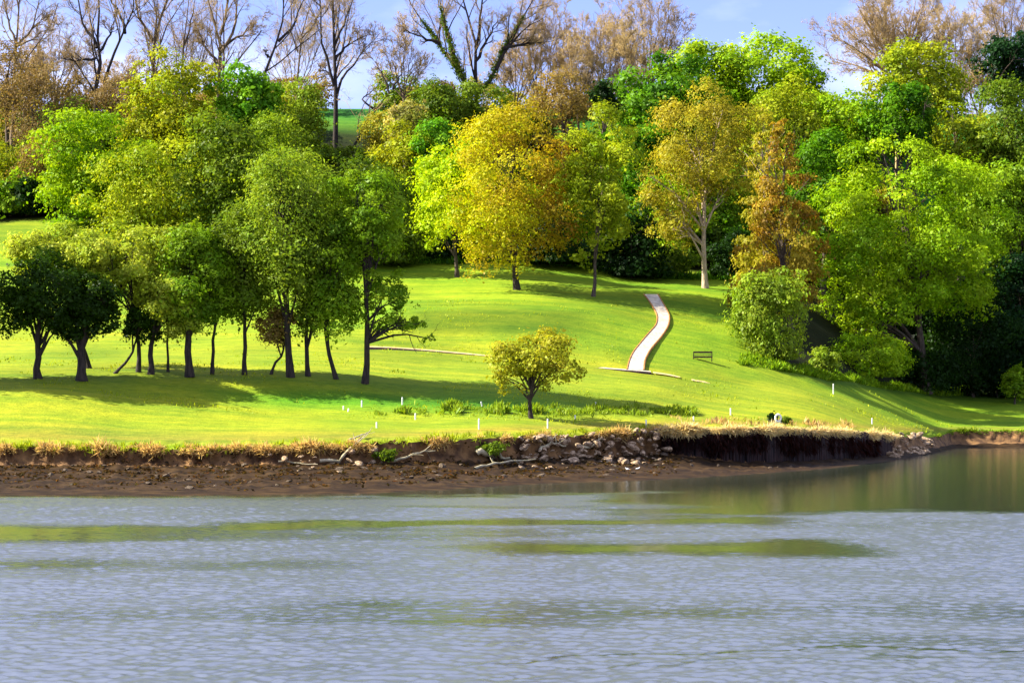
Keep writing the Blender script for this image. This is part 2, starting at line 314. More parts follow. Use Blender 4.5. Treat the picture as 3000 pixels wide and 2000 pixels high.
# ------------------------------------------------------------------ vegetation builders
def leaf_mesh(name, P, Nm, size, col, rng, aspect=.62, along=None):
    n = len(P); Nm = nrm(Nm)
    t = along if along is not None else rng.normal(size=(n, 3))
    t = nrm(t - (t * Nm).sum(1, keepdims=True) * Nm); s = np.cross(Nm, t)
    L = size[:, None] * .5; W = L * aspect
    fold = Nm * L * rng.uniform(-.25, .25, (n, 1))
    V = np.stack([P - t * L, P + s * W + fold, P + t * L, P - s * W + fold], 1).reshape(-1, 3)
    return mesh_np(name, V, np.arange(4 * n).reshape(n, 4), np.repeat(col, 4, 0))
def tubes(name, batches, sides=5):
    Vs, Qs, off = [], [], 0
    for P, R in batches:
        P = np.asarray(P, float); R = np.asarray(R, float)
        if P.ndim == 2: P, R = P[None], R[None]
        M, n, _ = P.shape; k = sides if R.max() > .05 else 3
        d = np.gradient(P, axis=1); d = nrm(d); ref = np.where(abs(d[..., 2:3]) > .9, np.array([1., 0, 0]), np.array([0, 0, 1.]))
        ref = np.broadcast_to(ref[:, :1], d.shape); a = nrm(np.cross(d, ref)); b = np.cross(d, a)
        th = np.arange(k) * 2 * np.pi / k
        ring = P[:, :, None] + R[:, :, None, None] * (a[:, :, None] * np.cos(th)[None, None, :, None] + b[:, :, None] * np.sin(th)[None, None, :, None])
        ids = np.arange(M * n * k).reshape(M, n, k) + off; off += M * n * k
        nx = np.roll(ids, -1, 2)
        Qs.append(np.stack([ids[:, :-1], nx[:, :-1], nx[:, 1:], ids[:, 1:]], -1).reshape(-1, 4)); Vs.append(ring.reshape(-1, 3))
    return mesh_np(name, np.concatenate(Vs), np.concatenate(Qs), smooth=True)
def resample(pts, n):
    pts = np.asarray(pts, float); d = np.r_[0, np.cumsum(np.linalg.norm(np.diff(pts, axis=0), axis=1))]; s = np.linspace(0, d[-1], n)
    return np.stack([np.interp(s, d, pts[:, k]) for k in range(3)], 1)
def grow(P, R, nch, t0, ang, lr, up, rng, n=4, rr=.6, rmin=.012, jit=.18, tmax=.98):
    M, m, _ = P.shape; idx = np.repeat(np.arange(M), nch); t = rng.uniform(t0, tmax, len(idx)); s = t * (m - 1); i = np.minimum(s.astype(int), m - 2); f = (s - i)[:, None]
    st = P[idx, i] * (1 - f) + P[idx, i + 1] * f; d = nrm(P[idx, i + 1] - P[idx, i]); r0 = R[idx, i] * (1 - f[:, 0]) + R[idx, i + 1] * f[:, 0]
    pl = np.linalg.norm(np.diff(P, axis=1), axis=2).sum(1)[idx]
    L = pl * lr * rng.uniform(.6, 1.25, len(idx)) * (1.2 - .6 * t)
    pp = nrm(np.cross(d, rng.normal(size=d.shape))); a = ang * rng.uniform(.65, 1.35, (len(idx), 1))
    d = np.cos(a) * d + np.sin(a) * pp; out = [st]; p = st
    for k in range(n - 1):
        d = nrm(d + np.array([0, 0, up]) + rng.normal(size=d.shape) * jit); p = p + d * (L / (n - 1))[:, None]; out.append(p)
    r0 = np.maximum(r0 * rr, rmin); RR = r0[:, None] * np.linspace(1, .4, n)[None]
    return np.stack(out, 1), np.maximum(RR, rmin * .7)

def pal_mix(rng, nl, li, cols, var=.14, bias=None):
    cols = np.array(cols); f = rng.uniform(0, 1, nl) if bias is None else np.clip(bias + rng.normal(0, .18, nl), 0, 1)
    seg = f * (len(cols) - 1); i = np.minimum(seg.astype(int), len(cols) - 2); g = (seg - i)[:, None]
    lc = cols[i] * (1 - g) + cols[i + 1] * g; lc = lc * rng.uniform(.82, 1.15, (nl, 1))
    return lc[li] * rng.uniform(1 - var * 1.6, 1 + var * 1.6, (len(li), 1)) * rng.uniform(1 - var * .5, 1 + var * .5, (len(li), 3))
PAL = dict(
 dark=[A(42, 68, 10), A(60, 92, 14)], black=[A(26, 52, 14), A(46, 78, 20)], blue=[A(24, 54, 26), A(40, 80, 30)],  # dark and black partly stand for shade put into the leaf colour
 mid=[A(108, 150, 20), A(152, 184, 32)], deep=[A(66, 120, 14), A(116, 166, 20)], vivid=[A(92, 158, 24), A(146, 194, 36)],
 bright=[A(130, 176, 16), A(182, 212, 28)], lime=[A(170, 208, 14), A(206, 230, 24)], yolive=[A(142, 164, 20), A(182, 186, 34)],
 olive=[A(124, 156, 30), A(160, 182, 48)], dolive=[A(90, 120, 22), A(130, 154, 34)], pale=[A(160, 186, 44), A(198, 208, 66)],
 gold=[A(192, 214, 18), A(208, 206, 24), A(196, 172, 38), A(178, 136, 38)], tan=[A(166, 164, 40), A(192, 178, 50)], orange=[A(162, 150, 42), A(164, 124, 34), A(186, 168, 50)],
 round=[A(158, 166, 32), A(198, 192, 48)], russet=[A(150, 124, 62), A(170, 146, 74)], brown=[A(160, 136, 86), A(136, 112, 70)], cream=[A(220, 206, 120), A(130, 140, 44)],
 reed=[A(70, 30, 16, .5), A(40, 18, 12, .5)], hay=[A(240, 214, 140, .75), A(250, 230, 170, .75)], straw=[A(206, 164, 88, .66), A(240, 210, 138, .66)], spring=[A(140, 166, 24), A(190, 200, 38)],
)
SEED = [7]
def leafy(name, label, bu, y, ells, pal, n=8000, ls=.34, tr=None, bark=None, nl=None, lr=.34, flat=.75, cat='tree', group=None, airy=0.0, trunk_top=None, lean=None, limbs=7, bias=None, weep=0.0, form='round', depth=.9, base=None, grow_=1.12):
    """ells: list of (cu, cv, hw, hh[, dy]) crown lobes as seen at the tree's distance y"""
    SEED[0] += 1; rng = np.random.default_rng(SEED[0]); n = int(n * 1.45)
    b = np.array((ux(bu, y), y, gz(ux(bu, y), y) - .15)) if base is None else base
    k = y / F; E = []
    for e in ells:
        c = pt(e[0], e[1], y); c[1] += e[4] if len(e) > 4 else 0
        kx = k * grow_; E.append((c, np.array((e[2] * kx, max(e[2], .6 * e[3]) * k * depth, e[3] * kx))))
    root = empty(name, b, label, cat, group)
    wts = np.array([(e[1][0] * e[1][2]) ** .9 for e in E]); wts /= wts.sum()
    ra = min(E[0][1][0], E[0][1][2])
    nl = nl or int(np.clip(46 * len(E) ** .5, 20, 110))
    ei = rng.choice(len(E), nl, p=wts); C = np.array([e[0] for e in E])[ei]; S = np.array([e[1] for e in E])[ei]
    if form == 'cone':
        h = rng.uniform(0, 1, nl) ** 1.35; th = rng.uniform(0, 2 * np.pi, nl); rad = (1 - h) ** .65 * rng.uniform(.45, .95, nl) * (1 + .12 * np.sin(h * 31))
        LC = C + np.stack([np.cos(th) * rad, np.sin(th) * rad, h * 2 - 1], 1) * S; LR = S[:, 0] * lr * (.35 + .75 * (1 - h)) * rng.uniform(.7, 1.25, nl)
    else:
        d = nrm(rng.normal(size=(nl, 3))); rf = rng.uniform(.12, 1.12, nl) ** .5 * (1 - lr * .7)
        LC = C + d * S * rf[:, None]; LR = (S[:, 0] * S[:, 2]) ** .5 * lr * rng.uniform(.6, 1.35, nl)
    p = LR ** 2; p /= p.sum(); li = rng.choice(nl, n, p=p)
    out = nrm((LC - C) / S + 1e-6)[li]; d = nrm(nrm(rng.normal(size=(n, 3))) + out * .45 + np.array((0, 0, .28)))
    rr = rng.uniform(.5, 1.04, n) ** .7
    if airy: rr = rr * (1 + airy * rng.exponential(.35, n))
    pos = LC[li] + d * (LR[li] * rr)[:, None] * np.array((1, 1, flat))
    if weep: pos[:, 2] -= rng.exponential(weep, n) * (rng.uniform(0, 1, n) < .5)
    ns = int(n * .20); nsp = nl * 5; sl = rng.choice(nl, nsp, p=p); o_ = nrm((LC - C) / S + 1e-6)[sl]
    sdir = nrm(o_ * .9 + rng.normal(size=(nsp, 3)) * .55 + np.array((0, 0, .25 - weep))); sq = rng.integers(0, nsp, ns); along_u = rng.uniform(.55, 1.75, ns)
    pos[:ns] = LC[sl[sq]] + sdir[sq] * (LR[sl[sq]] * along_u)[:, None] * np.array((1, 1, flat)) + rng.normal(size=(ns, 3)) * (ls * .55); pos[:ns, 2] -= .08 * along_u ** 2 * LR[sl[sq]]
    li[:ns] = sl[sq]; d[:ns] = nrm(sdir[sq] + np.array((0, 0, .5)))
    pos[:, 2] = np.maximum(pos[:, 2], b[2] + .25 + rng.uniform(0, .6, n))
    nn = d * 1.25 + rng.normal(size=(n, 3)) * .55 + np.array((0, 0, .25))
    bl = None if bias is None else np.clip(.5 + bias * ((LC - C) / S)[:, 0], 0, 1)
    col = pal_mix(rng, nl, li, PAL[pal], bias=bl)
    size = ls * .98 * np.clip(rng.lognormal(0, .38, n), .35, 2.3)
    along = (np.array((0, 0, -1.)) + rng.normal(size=(n, 3)) * .4) if weep else None
    cr_ = link('crown', leaf_mesh('crown', pos - b, nn, size, col, rng, along=along), M_LEAF, root)
    # trunk and limbs
    hc = E[0][0] if trunk_top is None else pt(*trunk_top, y); r0 = tr or max(.16, (hc[2] - b[2]) * .028)
    mid = lean if lean is not None else []
    pts = [b - b] + [pt(a_, v_, y) - b for a_, v_ in mid] + [hc - b]
    tp = resample(pts, 9); tp[1:-1] += rng.normal(size=(7, 3)) * min(r0, .3) * .22 * np.array((1, 1, .2)); trr = r0 * np.linspace(1, .42, 9); trr *= .9; trr[0] *= 1.35
    bt = [(tp, trr)]
    sel = rng.choice(nl, min(limbs, nl), replace=False)
    for q in sel:
        e = LC[q] - b; f = np.clip((e[2] / max(tp[-1][2], .1)) * rng.uniform(.45, .8), .25, .95); s = tp[min(int(f * 8), 8)]
        m1 = s * .5 + e * .5 + np.array((0, 0, .12 * np.linalg.norm(e - s))) * (1 if not weep else 2)
        lp = resample([s, s * .78 + m1 * .22, m1, e], 6); bt.append((lp, r0 * .42 * np.linspace(1, .25, 6)))
    LB = [x for x in bt[1:]]
    if LB:
        Pl = np.stack([x[0] for x in LB]); Rl = np.stack([x[1] for x in LB])
        c1 = grow(Pl, Rl, 4, .35, .8, .45, .08, rng); bt.append(c1); bt.append(grow(*c1, 3, .3, .8, .5, .05, rng))
    link('trunk', tubes('trunk', bt, 7), bark or M_BARK, root)
    return root

def bare(label, bu, y, limbs=None, dome=None, r0=.42, bark=None, twig=None, den=1.0, base_v=None, ivy=None, group='bare trees along the skyline', nlimb=9, lv=(9, 7, 5, 5), dy=3.0, up=.10, name='bare_tree'):
    SEED[0] += 1; rng = np.random.default_rng(SEED[0])
    b = np.array((ux(bu, y), y, gz(ux(bu, y), y) - .2)); root = empty(name, b, label, 'tree', group)
    ch = []
    if limbs:
        for li, L in enumerate(limbs):
            off = rng.uniform(-dy, dy) if li else 0.0; pts = []
            for q, (u_, v_) in enumerate(L): p_ = pt(u_, v_, y); p_[1] += off * q / max(len(L) - 1, 1); pts.append(p_ - b)
            if li == 0: pts = [b - b] + pts
            # carry on above the picture
            dlast = nrm(pts[-1] - pts[-2])
            if L[-1][1] < 15: pts.append(pts[-1] + nrm(dlast + np.array((0, 0, .5)) + rng.normal(size=3) * .15) * rng.uniform(3.5, 6))
            P_ = resample(pts, 9); P_[1:] += rng.normal(size=(8, 3)) * .10
            ch.append((P_, (r0 if li == 0 else r0 * .55) * np.linspace(1, .12, 9) ** 1.1))
    if dome:
        cu, cv, hw, hh, fu, fv = dome; f = pt(fu, fv, y) - b; c = pt(cu, cv, y) - b; k = y / F
        ch.append((resample([b - b, f * .5 + rng.normal(size=3) * .2, f], 9), r0 * np.linspace(1, .6, 9)))
        for q in range(nlimb):
            th = np.pi * (q + .5) / nlimb + rng.normal() * .06; ph = rng.uniform(-.9, .9)
            e = c + np.array((np.cos(th) * hw * np.cos(ph * .7), np.sin(ph) * hw * .8, (np.sin(th) * 1.0 - .15) * hh)) * np.array((k, k, k)) * .96
            m_ = f * .55 + e * .45 + np.array((0, 0, -.06 * np.linalg.norm(e - f))); s = f * rng.uniform(.75, 1)
            P_ = resample([s, m_, e], 9); P_[1:] += rng.normal(size=(8, 3)) * .12; ch.append((P_, r0 * .42 * np.linspace(1, .12, 9)))
    P0 = np.stack([c_[0] for c_ in ch]); R0 = np.stack([c_[1] for c_ in ch])
    P0t, R0t = (P0, R0) if not dome else (P0[1:], R0[1:])
    n1 = [max(2, int(round(q * den ** .5))) for q in lv]
    c1 = grow(P0t, R0t, n1[0], .22 if dome else .3, .62, .36, up, rng, 5, .55, .035); c2 = grow(*c1, n1[1], .2, .62, .55, up * .8, rng, 4, .6, .026); c3 = grow(*c2, n1[2], .2, .62, .58, up * .6, rng, 4, .6, .021)
    c4 = grow(*c3, n1[3], .25, .6, .6, up * .5, rng, 3, .7, .016)
    link('trunk', tubes('trunk', [(P0, R0), c1], 6), bark or M_BARKB, root)
    link('crown', tubes('crown', [c2, c3, c4], 3), twig or M_TWIG, root)
    if ivy:
        n = 5200; q = rng.choice(len(ivy), n); t = rng.uniform(0, .62, n) * 8; i = t.astype(int); f = (t - i)[:, None]; qi = np.array(ivy)[q]
        p = P0[qi, i] * (1 - f) + P0[qi, i + 1] * f; d = nrm(rng.normal(size=(n, 3))); p = p + d * (rng.uniform(.25, 1.0, n) * (1.05 - t / 9))[:, None]
        link('ivy', leaf_mesh('ivy', p, d + rng.normal(size=(n, 3)) * .5, .30 * rng.uniform(.6, 1.4, n), pal_mix(rng, 40, rng.integers(0, 40, n), PAL['dolive']), rng), M_LEAF, root)
    return root

# ------------------------------------------------------------------ bare trees along the skyline
bare('bare tree with narrow fork of dark limbs, first at the left end of the skyline', 30, 288, limbs=[[(32,115),(38,88),(44,35),(42,-10)],[(32,115),(46,95),(80,52),(88,-8)],[(36,100),(20,60),(8,10)],[(34,108),(70,96),(110,74)]], r0=.40)
bare('big spreading bare tree with black crooked limbs above russet scrub on the left', 220, 286, limbs=[[(220,235),(227,140),(224,70),(227,-10)],[(222,110),(215,88),(186,60),(171,-8)],[(240,190),(262,130),(276,105),(287,77),(315,28),(316,-8)],[(287,77),(278,45),(252,3)],[(213,217),(189,196),(157,171)],[(220,133),(175,143),(133,137)],[(226,120),(250,80),(262,30)]], r0=.48, bark=M_BARKD)
bare('slim bare tree with brown trunk forking in three behind the yellow olive crown', 354, 290, limbs=[[(353,125),(355,95),(360,35),(353,-10)],[(354,98),(336,70),(318,35),(311,-8)],[(356,90),(371,45),(388,-8)]], r0=.5, den=.8)
bare('thin leaning bare tree with two close stems beside the three forked one', 420, 286, limbs=[[(418,150),(420,105),(427,52),(434,-10)],[(420,110),(432,70),(440,20),(444,-8)]], r0=.30, den=.55)
bare('bare tree of upright dark limbs rising between yellow olive and vivid green crowns', 502, 284, limbs=[[(502,196),(504,140),(504,70),(483,35),(476,-8)],[(504,125),(532,91),(542,35),(545,-8)],[(500,145),(469,105),(444,49)],[(506,80),(516,50),(525,5)],[(505,110),(560,75),(590,30)]], r0=.5)
bare('leaning dark bare stem with a broken stump, rising from the vivid green crown', 604, 282, limbs=[[(605,178),(616,130),(637,105),(651,42),(649,-10)],[(616,132),(612,120)],[(640,95),(668,60),(690,5)]], r0=.42, den=.5, bark=M_BARKD)
bare('thin grey bare tree with wispy upright twigs left of the tall dark trunk', 680, 292, limbs=[[(679,192),(686,105),(700,52),(721,-8)],[(684,120),(668,70),(672,10)],[(690,90),(716,70),(740,30)]], r0=.24, den=.8)
bare('tall bare tree with stout dark trunk standing before the green field gap', 770, 296, limbs=[[(770,345),(770,210),(766,70),(763,-10)],[(768,200),(742,105),(735,-8)],[(771,230),(784,178),(805,154),(829,115),(871,70)],[(769,140),(800,100),(840,78)],[(770,190),(752,165),(730,150)],[(766,110),(786,60),(800,10)]], r0=.48, bark=M_BARKD)
bare('black crooked bare stem leaning right beside the green field gap', 800, 276, limbs=[[(805,345),(826,315),(861,252),(890,220),(903,205)],[(895,215),(878,168),(854,143)],[(861,252),(830,228),(875,192)],[(903,205),(920,170),(925,130)]], r0=.34, den=.4, bark=M_BARKD, dy=1)
bare('low brown twiggy bare tree between the tall dark trunk and the ivy clad one', 930, 300, dome=(925,130,78,85,926,215), r0=.3, twig=M_TWIGT, nlimb=8, den=.7)
bare('large many stemmed bare tree with ivy climbing its outer limbs', 1095, 290, limbs=[[(1095,217),(1092,150),(1092,105),(1081,60),(1071,30),(1062,-10)],[(1092,110),(1102,70),(1106,-8)],[(1090,215),(1064,182),(1029,130),(994,77),(952,21),(936,-8)],[(1064,182),(1036,112),(1022,63),(1008,-8)],[(1098,215),(1130,182),(1155,112),(1197,42),(1225,-5)],[(1140,160),(1165,115),(1204,63),(1256,38)],[(1093,140),(1120,90),(1150,40)],[(1155,112),(1210,100),(1270,90)],[(1010,100),(970,90),(930,80)]], r0=.55, bark=M_BARKD, ivy=[2, 3, 4])
bare('dense brown twiggy bare tree right behind the ivy clad one', 1250, 306, dome=(1245,120,85,135,1240,240), r0=.36, den=1.0, twig=M_TWIG)
bare('pale brown bare tree of close upright twigs left of the sky gap', 1390, 310, dome=(1385,130,82,125,1385,250), r0=.36, twig=M_TWIGT, den=1.1)
bare('rounded bare tree with outstretched limbs at the edge of the sky gap', 1500, 318, dome=(1495,85,92,115,1490,200), r0=.42, den=1.0)
bare('fan shaped bare tree with a wide dome of twigs, right of the sky gap', 2065, 308, dome=(2045,105,158,140,2066,165), r0=.6, nlimb=19, den=1.1, bark=M_TWIG)
bare('tan brown bare tree with drooping twigs right of the fan shaped dome', 2200, 304, dome=(2190,140,88,120,2195,230), r0=.34, twig=M_TWIGT, den=1.0)
bare('tan twiggy tree of middling height left of the pale upright one', 1325, 300, dome=(1325,160,70,85,1325,240), r0=.28, twig=M_TWIGT, den=1.0)
bare('brown twiggy tree leaning over the glossy deep green one', 1450, 302, dome=(1450,150,75,85,1450,230), r0=.28, twig=M_TWIGT, den=1.0)
bare('tan twiggy tree between the ivy clad bare tree and the brown dense one', 1185, 302, dome=(1185,165,70,80,1185,235), r0=.28, twig=M_TWIGT, den=1.0)
bare('low tan twiggy tree beside the dark yew at the top right', 2255, 300, dome=(2250,185,60,80,2250,250), r0=.26, twig=M_TWIGT, den=1.0)
bare('low tan twiggy tree above the russet scrub at the left edge', 60, 298, dome=(55,175,75,75,55,250), r0=.26, twig=M_TWIGT, den=1.0)
bare('low tan twiggy tree between the forked bare tree and the yellow olive dome', 290, 298, dome=(285,200,70,70,285,260), r0=.26, twig=M_TWIGT, den=1.0)
bare('grey bare tree rising behind the dark conifer at the top right', 2310, 322, dome=(2310,60,85,110,2310,150), r0=.42, den=1.0)
bare('grey brown bare tree behind the orange scrub at the left edge', 120, 306, dome=(130,140,95,120,125,230), r0=.34, den=.9)
bare('faint grey bare tree standing back behind the thin leaning two stemmed one', 420, 325, dome=(425,110,105,120,425,230), r0=.3, den=.7)
bare('faint grey bare tree standing back behind the tall dark trunk', 640, 328, dome=(700,110,110,120,680,230), r0=.3, den=.7)

# ------------------------------------------------------------------ leafy trees on the hillside
HG = 'leafy trees on the wooded hillside'
def hill(label, bu_, y_, e_, *a, **k):
    c0 = e_[0]; e_ = list(e_) + [(c0[0] + 8, c0[1] + c0[3] * .75, c0[2] * .92, c0[3] * .7)]; r_ = random.Random(len(label) * 31 + int(bu_)); e_ += [(c0[0] + sg * c0[2] * r_.uniform(.6, .95), c0[1] + c0[3] * r_.uniform(-.35, .5), c0[2] * r_.uniform(.35, .55), c0[3] * r_.uniform(.35, .5), r_.uniform(-2, 2)) for sg in (-1, 1)]; a = (bu_, y_, e_) + a; k['n'] = int(k['n'] * 1.3)
    k.setdefault('grow_', 1.2); k.setdefault('group', HG); k.setdefault('name', 'broadleaf_tree'); k.setdefault('limbs', 4); name = k.pop('name'); return leafy(name, label, *a, **k)
hill('yellow olive domed tree reaching highest in the left woods', 400, 268, [(400,240,95,112),(330,330,60,70)], 'yolive', n=9500, ls=.40)
hill('vivid green tree of pointed sprays beside the yellow olive dome', 570, 268, [(560,235,72,92),(600,270,50,70)], 'vivid', n=7500, ls=.44, lr=.26)
hill('broad bright yellow green tree at the left woods, below the russet scrub', 240, 254, [(225,370,115,120),(190,440,80,80)], 'bright', n=11000, ls=.38, flat=.5)
hill('large green tree in the middle of the left woods', 385, 246, [(375,440,150,120),(330,500,120,80)], 'spring', n=12000, ls=.34)
hill('dark olive tree filling the left woods beneath the vivid green one', 520, 244, [(510,410,100,140),(550,330,70,70)], 'dolive', n=10500, ls=.36, flat=.6)
hill('orange tinted olive tree left of the tall birch', 650, 256, [(645,380,72,105),(665,310,40,50)], 'olive', n=7500, ls=.32)
hill('dull olive tree behind the tall birch crown', 725, 240, [(720,480,95,115)], 'olive', n=8500, ls=.32)
hill('dark green tree at the shaded edge of the woods behind the rightmost row tree', 880, 246, [(870,490,95,125)], 'dolive', n=9500, ls=.36)
hill('yellow olive tree above the dark wood edge left of the golden tree', 960, 258, [(945,375,72,90)], 'yolive', n=6500, ls=.36)
hill('small vivid green tree tucked behind the left shoulder of the golden tree', 1015, 254, [(1000,350,45,75)], 'vivid', n=4500, ls=.36)
hill('dark ivy covered tree below the many stemmed bare tree', 1020, 276, [(1010,255,95,70),(1110,240,70,55)], 'dolive', n=9000, ls=.38)
hill('cream blossoming hawthorn beside the dark ivy covered tree', 930, 266, [(930,280,42,55)], 'cream', n=3800, ls=.34, name='hawthorn')
hill('olive shrubby tree left of the tall dark bare trunk', 700, 274, [(690,260,48,85)], 'olive', n=4500, ls=.34)
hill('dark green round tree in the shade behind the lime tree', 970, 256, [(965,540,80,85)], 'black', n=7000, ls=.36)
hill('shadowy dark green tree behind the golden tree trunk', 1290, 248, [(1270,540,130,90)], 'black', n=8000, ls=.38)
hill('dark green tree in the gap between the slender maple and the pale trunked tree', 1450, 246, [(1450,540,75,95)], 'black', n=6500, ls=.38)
hill('green layered tree behind the slender maple', 1465, 266, [(1470,360,65,130)], 'deep', n=8500, ls=.40, flat=.5)
hill('glossy deep green tree on the hill beneath the pale brown bare tree', 1530, 276, [(1525,215,105,92)], 'deep', n=9500, ls=.44, flat=.55)
hill('tall bright green tree under the sky gap', 1745, 284, [(1742,198,128,100),(1830,240,70,70)], 'bright', n=12000, ls=.44)
hill('bright green tree below the right end of the sky gap', 1930, 276, [(1935,285,95,105)], 'bright', n=9500, ls=.42)
hill('yellow green tree in front of the fan shaped bare tree', 2100, 288, [(2100,190,100,92)], 'spring', n=9500, ls=.42)
hill('bright green tree joining the glossy deep green one to the tall bright one', 1640, 282, [(1632,172,78,78)], 'bright', n=6500, ls=.42)
hill('light green tree low under the sky gap', 1860, 290, [(1865,262,60,62)], 'bright', n=5000, ls=.42)
hill('deep green tree wedged beneath the yellow green one', 2050, 268, [(2070,262,80,58)], 'deep', n=6500, ls=.42)
hill('green tree behind the orange conifer', 1890, 258, [(1900,420,90,120)], 'deep', n=9500, ls=.40)
hill('olive green tree above the large right hand tree', 2210, 272, [(2205,345,95,105)], 'spring', n=9000, ls=.38)
hill('dark blue green yew rising against the tan twigs at the top right', 2315, 294, [(2320,150,58,72)], 'blue', n=6500, ls=.40, name='yew_tree')
hill('dark olive ivy hung tree at the right edge below the yew', 2330, 268, [(2320,290,75,110)], 'dolive', n=8000, ls=.36)
hill('mid green tree at the right edge beneath the ivy hung one', 2360, 258, [(2335,450,80,105)], 'mid', n=8000, ls=.38)
hill('shaded green tree behind the pale trunked tree', 1660, 268, [(1650,500,95,120)], 'mid', n=9000, ls=.38)
hill('yellow green tree at the left shoulder of the pale trunked one', 1545, 258, [(1545,480,70,85)], 'bright', n=7000, ls=.36)
hill('light green tree between the bright crown and the orange conifer', 1800, 268, [(1800,300,75,110)], 'spring', n=8000, ls=.38)
SG = 'scrub and bushes along the wood edge'
def bush(label, *a, **k): k.setdefault('group', SG); k.setdefault('name', 'bush'); k.setdefault('limbs', 3); k.setdefault('cat', 'bush'); name = k.pop('name'); return leafy(name, label, *a, **k)
bush('almost black evergreen bush at the left edge beneath the russet scrub', 60, 262, [(60,462,80,48)], 'black', n=5500, ls=.36)
bush('orange brown twiggy scrub at the top of the left edge', 20, 280, [(15,170,55,85)], 'brown', n=5000, ls=.26, airy=.4)
bush('russet budding scrub tree with dark leaning stem, left of the broad yellow green tree', 75, 276, [(75,250,75,110),(150,240,60,75)], 'brown', n=8500, ls=.24, airy=.5, tr=.22)
bush('yellow brown willowy bush above the black evergreen', 100, 266, [(95,390,55,75)], 'russet', n=5000, ls=.24, airy=.5)
bush('pale olive bush at the left edge above the black evergreen', 10, 268, [(10,400,45,60)], 'yolive', n=3500, ls=.28, airy=.3)
bush('russet scrub at the foot of the brown twiggy bare tree', 1300, 276, [(1290,225,85,55)], 'russet', n=6000, ls=.24, airy=.5)
bush('small dark holly beside the russet scrub', 1385, 268, [(1388,228,32,40)], 'black', n=2500, ls=.34)
bush('brown scrub between the forked bare tree and the yellow olive dome', 270, 276, [(270,225,60,55)], 'brown', n=4500, ls=.24, airy=.5)
bush('dull olive hedge bush filling the gap under the green field', 800, 268, [(790,385,90,42)], 'dolive', n=5500, ls=.34)
bush('tan scrub right of the green field gap', 900, 272, [(880,310,45,60)], 'tan', n=4000, ls=.28, airy=.3)
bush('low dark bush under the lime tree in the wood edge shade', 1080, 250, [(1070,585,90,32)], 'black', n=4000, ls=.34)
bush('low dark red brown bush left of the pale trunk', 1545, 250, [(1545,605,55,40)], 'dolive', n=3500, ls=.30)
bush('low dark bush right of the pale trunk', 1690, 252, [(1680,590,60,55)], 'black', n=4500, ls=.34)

fr_ = np.random.default_rng(404)
for yrow, pals, dv, hh in ((266, ('dolive', 'mid', 'olive', 'deep'), 42, 62), (281, ('olive', 'dolive', 'mid', 'spring'), 42, 60), (297, ('olive', 'russet', 'dolive', 'tan'), 38, 55), (316, ('russet', 'brown', 'olive', 'tan'), 30, 50)):
    for uu in np.arange(-240, 2640, 96):
        u_ = uu + fr_.uniform(-30, 30); y_ = yrow + fr_.uniform(-5, 5)
        if 740 < u_ < 900 and yrow > 270: continue
        vg = H0 - (gz(ux(u_, y_), y_) - CAMZ) * F / y_; p_ = pals[fr_.integers(len(pals))]; word = dict(dolive='dark olive', mid='mid green', olive='olive', deep='deep green', spring='light green', russet='russet', tan='tan', brown='orange brown')[p_]
        leafy('understorey_tree', word + ' understorey tree half hidden between the taller crowns of the hillside', u_, y_, [(u_, vg - dv, 66, hh)], p_, n=2600, ls=.46 if p_ not in ('russet', 'brown', 'tan') else .34, airy=.2, limbs=3, nl=26, group='understorey trees of the wooded hillside')
# ------------------------------------------------------------------ trees of the upper lawn
leafy('lime_tree', 'lime yellow tree with sunlit leaves, left of the golden tree', 1050, 236, [(1035,450,72,140),(1000,520,38,60)], 'lime', n=10500, ls=.34, group='trees on the upper lawn')
leafy('golden_tree', 'big round golden tree turning bronze on its right side', 1188, 224, [(1175,415,160,165),(1175,525,165,88)], 'gold', n=30000, ls=.25, tr=.42, bark=M_BARKD, nl=120, lr=.26, bias=.45, airy=.25, limbs=16, group='trees on the upper lawn')
leafy('slender_maple', 'slender yellow green tree with a bare lower trunk, right of the golden tree', 1362, 222, [(1378,410,74,160),(1362,585,42,45)], 'spring', n=11500, ls=.32, tr=.24, lr=.24, nl=80, group='trees on the upper lawn')
leafy('pale_trunk_tree', 'airy olive gold tree on a tall pale bare trunk forking high up', 1620, 240, [(1615,310,125,112),(1555,420,75,80),(1680,390,60,85),(1545,510,62,55)], 'tan', n=19000, ls=.25, tr=.42, bark=M_BARKP, trunk_top=(1628, 400), airy=.5, lr=.27, nl=90, limbs=14, group='trees on the upper lawn', lean=[(1617,560),(1615,480)])
leafy('larch', 'rusty orange conical conifer with drooping sprays', 1815, 224, [(1795,475,92,185)], 'orange', n=14000, ls=.30, form='cone', nl=110, lr=.34, flat=.5, limbs=8, weep=.25, group='conifers beside the upper lawn', bark=M_BARK, cat='conifer')
leafy('larch', 'tan green slim conifer with pale bare spire, left of the rusty one', 1765, 232, [(1758,440,66,180)], 'tan', n=8500, ls=.28, form='cone', nl=80, lr=.34, flat=.5, limbs=8, weep=.2, group='conifers beside the upper lawn', bark=M_BARKP, cat='conifer')
leafy('weeping_tree', 'olive weeping tree hanging to the ground beneath the rusty conifer', 1785, 206, [(1772,725,80,112),(1800,670,60,60)], 'olive', n=13000, ls=.27, weep=.9, lr=.28, nl=70, limbs=8, group='trees at the right wood edge')
leafy('large_tree', 'largest lime green tree at the right, its right side in deep shade', 2130, 244, [(2080,520,190,205),(2000,620,150,150),(2190,540,125,180),(2040,690,150,115),(1950,700,95,100)], 'bright', n=46000, ls=.32, tr=.6, nl=150, lr=.22, limbs=14, group='trees at the right wood edge')
leafy('broadleaf_tree', 'mid green tree behind the right flank of the largest tree', 2300, 258, [(2295,520,90,150)], 'mid', n=15500, ls=.36, group='trees at the right wood edge')
